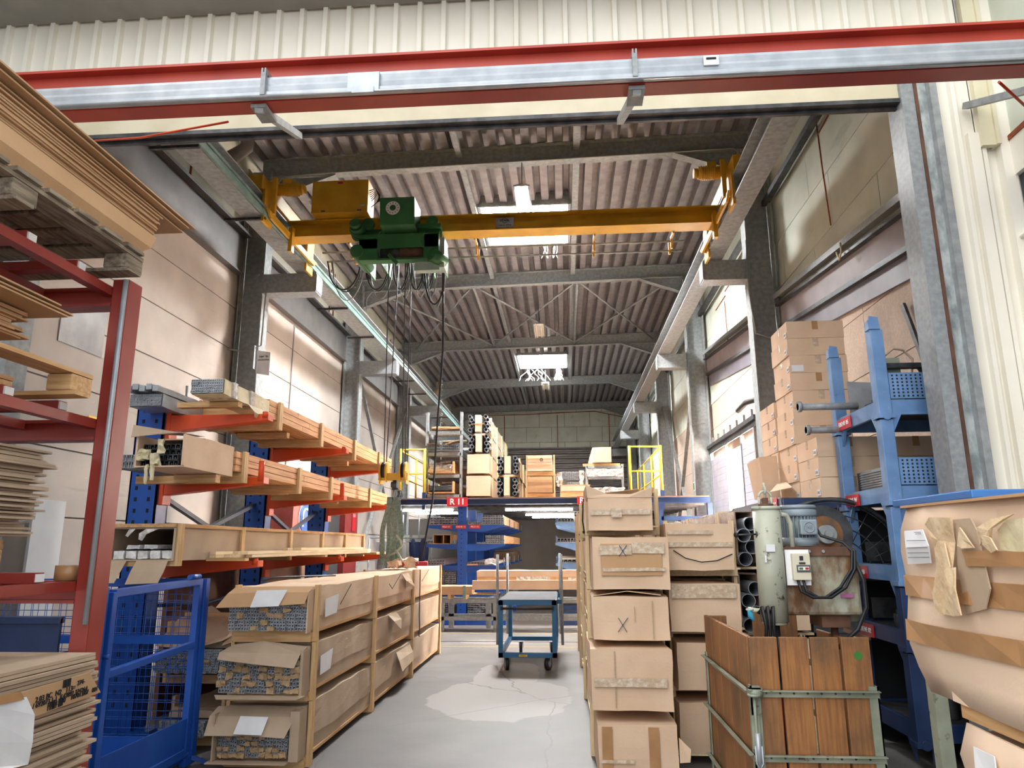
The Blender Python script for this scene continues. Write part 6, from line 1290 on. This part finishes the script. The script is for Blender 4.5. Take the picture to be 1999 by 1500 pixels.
for k in range(5):
    y = by0+.06+k*.245; MB().box(bx0+.012, bx0+.037, y, y+.235, .06, 1.12).build('side_board', M_oak, bx, bevel=.004)
    if k < 3: MB().box(bx1-.037, bx1-.012, y, y+.235, .06, 1.08).build('side_board', M_oak, bx, bevel=.004)
MB().cyl((bx0+.57, by0+.0105, 1.03), (bx0+.57, by0+.012, 1.03), .022, 14).build('green_paint_spot', mat('green_spot', '#3d7a34', rough=.8), bx)
lt = MB().cyl((bx0+.01, by0-.03, .5), (bx0+.01, by0-.03, .85), .008, 8).torus((bx0+.01, by0-.03, .84), .028, .008, 'z', 14).box(bx0-.01, bx0+.03, by0-.022, by0-.012, .58, .74).build('latch', M_olive, bx)
MB().cyl((bx0+.012, by0-.04, .5), (bx0+.012, by0-.04, .66), .014, 10).tube([(bx0-.005, by0-.045, .6), (bx0-.005, by0-.05, .52), (bx0+.01, by0-.05, .49), (bx0+.028, by0-.05, .52), (bx0+.028, by0-.045, .6)], .005, 6).build('latch_lever', M_alubright, lt)
MB().box(bx0-.02, bx0+.05, by0-.045, by0+.01, .862, .87).cyl((bx0+.02, by0-.01, .83), (bx0+.02, by0-.01, .87), .04, 14).build('corner_plate', M_olive, bx)
MB().prism([(by1-.15, .88), (by1, .88), (by1, 1.0), (by1-.02, 1.0)], 'x', bx1-.002, bx1+.006).build('corner_plate', M_olive, bx)
MB().box(bx0, bx1, by0, by1, .05, .07).build('floor_plate', M_steel, bx)
tag(MB().tube([(1.14, 4.3, .3), (1.15, 4.32, .82)], .02, 8).build('red_hose', M_redsign), 'red hose end seen between the boards of the cage box', 'hose')
# ================================================================= hydraulic unit
hy = thing('hydraulic_unit', 'stained grey green hydraulic power unit with motor standing in the cage box', 'machine', (1.4, 4.7, .07))
M_tank = mat('oil_stained_grey_green', '#a3a48e', '#b5b7a2', .4, scale=3, spots=[('#75502e', 4.5, .4, .6, (1, 1, .5)), ('#4a3424', 9, .5, .66, (1, 1, .3)), ('#c9c6b0', 40, .68, .72, (1, 1, 1))])
M_cylp = mat('grey_green_enamel', '#a8aa96', '#bcbeac', .35, scale=3, spots=[('#4c4438', 24, .6, .68, (1, 1, 1)), ('#7a5c3c', 3.0, .5, .72, (1, 1, .5))])
cy = MB().cyl((1.19, 4.42, 1.17), (1.19, 4.42, 1.8), .078, 32).cyl((1.19, 4.42, 1.8), (1.19, 4.42, 1.82), .082, 32).cyl((1.19, 4.42, 1.155), (1.19, 4.42, 1.17), .07, 32).build('cylinder', M_cylp, hy)
MB().cyl((1.19, 4.42, 1.82), (1.19, 4.42, 1.835), .045, 20).box(1.175, 1.205, 4.405, 4.435, 1.835, 1.87).build('cap_nut', M_rust, cy)
MB().torus((1.19, 4.42, 1.875), .036, .007, 'y', 14, 0, math.pi).tube([(1.154, 4.42, 1.875), (1.154, 4.42, 1.82)], .007, 6).tube([(1.226, 4.42, 1.875), (1.226, 4.42, 1.82)], .007, 6).torus((1.19, 4.42, 1.915), .022, .007, 'x', 12).tube([(1.19, 4.42, 1.86), (1.19, 4.42, 1.96)], .008, 6).build('lifting_shackle', M_cylp, cy)
MB().tube([(1.27, 4.42, 1.775), (1.31, 4.44, 1.77), (1.335, 4.45, 1.72), (1.335, 4.45, 1.58)], .014, 8).build('overflow_pipe', M_cylp, hy)
tk = MB().box(1.2, 1.7, 4.45, 4.8, 1.2, 1.57).build('tank', M_tank, hy, bevel=.02); MB().cyl((1.66, 4.62, 1.16), (1.66, 4.62, 1.55), .085, 28).build('rear_cylinder', M_cylp, hy)
MB().box(1.2, 1.68, 4.435, 4.45, 1.535, 1.585).build('top_angle', M_rust, tk)
mb = MB()
for x in (1.23, 1.28, 1.42, 1.5): mb.cyl((x, 4.425, 1.56), (x, 4.435, 1.56), .009, 8)
mb.build('bolt', M_brass if 'M_brass' in globals() else M_galv, tk)
mo = MB().cyl((1.43, 4.62, 1.59), (1.43, 4.62, 1.64), .11, 28).cyl((1.43, 4.62, 1.64), (1.43, 4.62, 1.77), .085, 28).build('motor', mat('grey_motor_paint', '#7f8a92', '#8f9aa2', .4, scale=6, spots=[('#5a544c', 14, .64, .74, (1, 1, 1))]), hy)
mm = bpy.data.materials['grey_motor_paint']
mb = MB()
for k in range(30):
    a = k*2*math.pi/30; mb.obox((1.43+.095*math.cos(a), 4.62+.095*math.sin(a), 1.7), (.022, .004, .13), (0, 0, a))
mb.build('cooling_fins', mm, mo)
MB().cyl((1.43, 4.62, 1.765), (1.43, 4.62, 1.81), .112, 28).cyl((1.43, 4.62, 1.81), (1.43, 4.62, 1.835), .112, 28).build('fan_cowl', mm, mo, bevel=.012)
tb = MB().box(1.4, 1.5, 4.48, 4.56, 1.655, 1.745).build('terminal_box', mm, mo, bevel=.008); MB().torus((1.45, 4.478, 1.7), .03, .003, 'y', 18).build('round_emblem', mm, tb); text('HE', .03, mm, tb, (1.45, 4.477, 1.7))
MB().box(1.33, 1.53, 4.52, 4.72, 1.57, 1.595).build('motor_flange', M_rust, mo)
pw = MB().box(1.275, 1.41, 4.41, 4.42, 1.37, 1.57).build('white_backing_board', M_white, hy)
sw = MB().box(1.305, 1.405, 4.375, 4.41, 1.4, 1.55).build('switch_box', mat('ivory_plastic', '#d6cfb8', rough=.5), pw, bevel=.004)
fp = MB().box(1.325, 1.4, 4.37, 4.375, 1.445, 1.485).build('switch_plate', mat('dark_grey_plastic', '#55565a', rough=.5), sw); MB().box(1.332, 1.392, 4.366, 4.37, 1.455, 1.475).build('button_field', M_cream, fp)
MB().box(1.336, 1.356, 4.362, 4.366, 1.46, 1.471).build('start_button', mat('switch_green', '#2f7a4c', rough=.4), fp); MB().box(1.37, 1.388, 4.362, 4.366, 1.46, 1.471).build('stop_button', M_redsign, fp); MB().box(1.34, 1.375, 4.37, 4.375, 1.49, 1.5).box(1.345, 1.365, 4.372, 4.375, 1.51, 1.535).build('switch_text_plate', M_steel, sw)
mb = MB()
for dx in (0, .03): mb.tube([(1.33+dx, 4.39, 1.4), (1.34+dx, 4.38, 1.34), (1.4+dx, 4.37, 1.305), (1.47+dx, 4.37, 1.305), (1.56+dx, 4.38, 1.36), (1.64+dx*.6, 4.4, 1.46), (1.66+dx*.5, 4.42, 1.56), (1.63, 4.46, 1.61), (1.52, 4.5, 1.65), (1.5, 4.52, 1.7)], .009, 8)
mb.tube([(1.67, 4.42, 1.5), (1.7, 4.4, 1.4), (1.7, 4.4, 1.25), (1.64, 4.4, 1.13), (1.52, 4.4, 1.03)], .012, 8); mb.build('cable', M_black, hy)
MB().tube([(1.12, 4.4, 1.66), (1.0, 4.36, 1.655)], .006, 6).cyl((1.125, 4.4, 1.66), (1.115, 4.4, 1.66), .02, 10).build('lever', M_steel, cy); MB().cyl((1.0, 4.36, 1.655), (.985, 4.355, 1.655), .014, 12).build('lever_knob', M_black, cy)
MB().box(1.15, 1.2, 4.33, 4.342, 1.56, 1.6).box(1.14, 1.15, 4.335, 4.345, 1.5, 1.54).build('white_label', M_paper, cy); MB().box(1.58, 1.65, 4.44, 4.449, 1.3, 1.32).build('purple_label', mat('purple_label', '#b56a9a', rough=.6), tk)
mb = MB()
for k in range(3): mb.tube([(1.08+.03*k, 4.34, 1.22), (1.1+.03*k, 4.33, 1.26), (1.12+.02*k, 4.34, 1.15), (1.1+.04*k, 4.36, .9), (1.12+.05*k, 4.4, .7)], .01, 8)
mb.build('hose', M_black, hy); MB().tube([(1.03, 4.36, 1.24), (1.12, 4.36, 1.23)], .014, 8).torus((1.04, 4.36, 1.24), .018, .006, 'z', 12).build('hose_bracket', M_cylp, hy)
MB().cyl((1.2, 4.45, .07), (1.2, 4.45, 1.16), .024, 14).build('piston_rod', M_steel, hy); MB().box(1.48, 1.64, 4.5, 4.72, 1.13, 1.2).cyl((1.58, 4.6, .07), (1.58, 4.6, 1.13), .022, 10).bar((1.6, 4.5, 1.12), (1.7, 4.4, 1.08), .025, .02).build('lower_housing', M_rust, hy)
tag(MB().tube([(1.03, 4.35, 1.24), (1.035, 4.33, 1.21), (1.05, 4.32, 1.18)], .012, 6, True, [.008, .018, .006]).build('blue_rag', mat('blue_rag', '#2f8aa8', rough=.9)), 'small blue rag tied to the hose bracket of the hydraulic unit', 'rag')
# ================================================================= blue bin and large cartons in the right foreground
bb = thing('steel_bin', 'bright blue sheet steel bin on a grey stand behind the foreground carton', 'bin', (2.1, 3.3, 0))
M_bbl = mat('bright_blue_enamel', '#2a66a8', '#3273b8', .3, scale=3)
MB().box(1.59, 2.6, 2.95, 3.6, 1.12, 1.77).build('bin_body', M_bbl, bb, bevel=.01); MB().box(1.57, 2.62, 2.93, 3.62, 1.77, 1.805).build('rim', M_bbl, bb, bevel=.006)
for x, y in ((1.64, 3.0), (2.54, 3.0), (1.64, 3.56), (2.54, 3.56)): MB().box(x-.03, x+.03, y-.03, y+.03, 0, 1.12).build('leg', M_olive, bb)
MB().box(1.64, 2.54, 2.98, 3.02, .55, .6).box(1.62, 1.66, 3.0, 3.56, .55, .6).build('cross_bar', M_olive, bb)
M_cardR = mat('pinkish_cardboard', '#dcbfa4', '#e6ccb2', .85, scale=1.5, bump=.15, bscale=50)
fx = 1.13
cb1 = thing('damaged_carton', 'large torn brown carton with brown tape bands, right edge foreground', 'carton', (1.5, 2, 1.17))
g = []
def yfar(z):
    u = (1.72-z)/.58; return at(1762+40*u**1.8, 1000+350*u, X=fx).y
for i in range(9):
    z = 1.72-.58*i/8; row = []
    for j in range(12):
        y = yfar(z)-1.5*j/11; b = math.sin(math.pi*min(1, i/8))*.03*math.sin(j*.5+1)+.012*math.sin(i*1.3+j)-.05*(i/8)*(1 if j > 4 else 0)*0
        row.append((fx+.015-b, y, z))
    g.append(row)
MB().sheet(g, .01).build('side_wall', M_cardR, cb1)
MB().gbox(fx+.02, 2.0, .95, 2.4, 1.14, 1.69, (4, 8, 4), .008, 4, 3).build('carton_body', M_cardR, cb1)
MB().sheet([[(fx+.0, 2.55, 1.725), (1.9, 2.55, 1.73)], [(fx-.01, 1.6, 1.72), (1.9, 1.6, 1.73)], [(fx, .95, 1.72), (1.9, .95, 1.73)]], .008).build('top_flap', M_card3, cb1)
def band(z0, z1, nm='tape_band', m=M_tape):
    rows = [[], []]
    for j in range(12):
        for r_, z in enumerate((z0, z1)):
            y = yfar(z)-.005-1.5*j/11
            i = (1.72-z)/.58*8; b = math.sin(math.pi*min(1, i/8))*.03*math.sin(j*.5+1)+.012*math.sin(i*1.3+j); rows[r_].append((fx+.015-b-.006, y, z))
    return MB().sheet(rows, -.003).build(nm, m, cb1)
band(1.5, 1.435); band(1.36, 1.295)
# torn hanging strips of liner and peeled layers, all on the side wall
M_liner = mat('torn_cardboard_liner', '#cdb08a', '#dfc6a2', .85, scale=10, bump=.7, bscale=30)
def peel(name, pts, m, off, t_=.004, curl=.012):
    P = [at(x, y, X=fx-.02-off) for x, y in pts]; c = sum(P, Vector())/len(P); random.seed(len(pts)+int(off*1000))
    P = [p+Vector((random.uniform(-curl, curl*.3), 0, 0)) for p in P]; mb = MB(); n = len(P); c = c+Vector((-curl*.6, 0, 0))
    vs = [c]+P+[c+Vector((t_, 0, 0))]+[p+Vector((t_, 0, 0)) for p in P]
    fs = [(0, 1+k, 1+(k+1) % n) for k in range(n)]+[(n+1, n+2+(k+1) % n, n+2+k) for k in range(n)]+[(1+k, n+2+k, n+2+(k+1) % n, 1+(k+1) % n) for k in range(n)]
    return mb.add(vs, fs).build(name, m, cb1)
peel('exposed_grey_layer', [(1862, 1015), (1893, 1012), (1908, 1035), (1915, 1075), (1935, 1150), (1925, 1190), (1885, 1200), (1872, 1110)], M_card2, .0, curl=.004)
peel('torn_liner', [(1803, 1025), (1820, 1010), (1862, 1011), (1860, 1060), (1864, 1110), (1838, 1110), (1826, 1070), (1822, 1048)], M_liner, .014)
peel('torn_liner', [(1826, 1070), (1848, 1060), (1862, 1108), (1858, 1195), (1848, 1202), (1830, 1190), (1824, 1160), (1829, 1110)], M_liner, .022)
peel('torn_liner', [(1846, 1112), (1862, 1108), (1872, 1150), (1881, 1202), (1862, 1204), (1846, 1200)], M_liner, .034)
peel('torn_liner', [(1872, 1030), (1882, 1034), (1900, 1060), (1903, 1070), (1885, 1071), (1868, 1066)], M_liner, .02)
peel('torn_liner', [(1908, 1030), (1935, 1014), (1975, 1004), (1965, 1014), (1944, 1030), (1932, 1052), (1926, 1060), (1920, 1050), (1912, 1066)], M_liner, .018)
peel('torn_liner', [(1926, 1045), (1940, 1050), (1950, 1074), (1936, 1080), (1925, 1064)], M_liner, .026)
peel('exposed_foam_layer', [(1948, 1035), (1965, 1016), (1998, 1012), (2000, 1080), (1955, 1074)], M_cream_paper, .004, curl=.003)
peel('tape_band', [(1878, 1074), (1999, 1078), (1999, 1108), (1886, 1106), (1884, 1090)], M_tape, .008, curl=.003)
nl = MB().sheet([[at(1765, 1037, X=fx-.03), at(1800, 1034, X=fx-.03)], [at(1768, 1070, X=fx-.04), at(1812, 1066, X=fx-.04)], [at(1772, 1102, X=fx-.03), at(1817, 1100, X=fx-.03)]], .003).build('delivery_note', M_paper, cb1)
mb = MB()
for k, (a, b, yy) in enumerate(((1785, 1797, 1040), (1787, 1798, 1043), (1770, 1806, 1056), (1770, 1810, 1070), (1772, 1812, 1080), (1773, 1814, 1089))):
    p, q = at(a, yy, X=fx-.043), at(b, yy-.5, X=fx-.043); mb.bar(p, q, .0015, .0015)
mb.build('note_lines', M_ink, nl)
cb2 = thing('damaged_carton', 'second large carton with a torn paper label below the torn one', 'carton', (1.5, 2, .55))
g = [[(fx+.03-.02*math.sin(i+j*.6), 2.36-1.4*j/10+.03*(j == 0)*math.sin(i*2), 1.09-.55*i/6) for j in range(11)] for i in range(7)]
MB().sheet(g, .01).build('side_wall', M_cardR, cb2); MB().gbox(fx+.05, 2.0, .95, 2.32, .52, 1.08, (4, 8, 4), .01, 6, 3).build('carton_body', M_cardR, cb2)
MB().sheet([[(fx+.01, 2.3, 1.04), (fx+.0, 2.18, 1.045)], [(fx+.0, 2.29, .95), (fx-.005, 2.17, .95)], [(fx+.0, 2.25, .9), (fx-.005, 2.14, .9)]], .003).build('torn_label', M_paper, cb2)
MB().box(fx-.005, fx+.0, 1.0, 2.33, .86, .91).build('tape_band', M_tape, cb2); MB().box(fx-.01, fx-.006, 2.1, 2.115, .8, .87).build('green_sticker', mat('light_green_sticker', '#8fce6a', rough=.6), cb2)
tag(MB().box(fx+.03, 2.0, 1.0, 2.38, 1.1, 1.14).build('timber_batten', M_wood), 'timber board between the two large foreground cartons', 'timber')
tag(MB().box(fx+.03, 2.0, 1.0, 2.35, 0, .52).build('carton_base', M_cardR), 'plain carton at the foot of the right foreground pile', 'carton')
# timber behind the sliding door opening
random.seed(3)
for k in range(6):
    y = 14.45+k*.19; tag(MB().bar((XW+.45, y, 0), (XW+.35, y+.05, 3.35-.06*k), .12, .04, (1, 0, 0)).build('upright_plank', M_wood), 'tall plank standing in the sliding door opening', 'plank', 'planks in the door opening')
tag(MB().bar(at(1808, 715, X=3.56), at(1763, 595, X=3.56), .06, .03, (1, 0, 0)).build('steel_strip', M_steel), 'dark steel strip leaning above the topmost rack', 'strip')
tag(MB().tube([(3.15, 13.0, 3.95), (3.2, 12.6, 4.02), (3.3, 12.2, 4.0), (3.5, 12.0, 3.98)], .05, 8).build('black_hose', M_black), 'black hose arching out from the column above the carton pile', 'hose')
tag(MB().tube([(XW-.18, 8.45, 5.18), (XW-.2, 8.4, 5.05), (XW-.2, 8.5, 4.98), (XW-.2, 8.55, 5.1)], .012, 6).build('rope_loop', M_cream_paper), 'short rope loop hanging from the sloping channel', 'rope')
o = tag(MB().box(3.07, 3.08, 17.3, 17.5, 2.85, 3.05).build('exit_sign', M_white), 'small green and white sign on the second right column', 'sign'); MB().box(3.066, 3.07, 17.32, 17.48, 2.87, 3.03).build('sign_symbol', M_green, o)
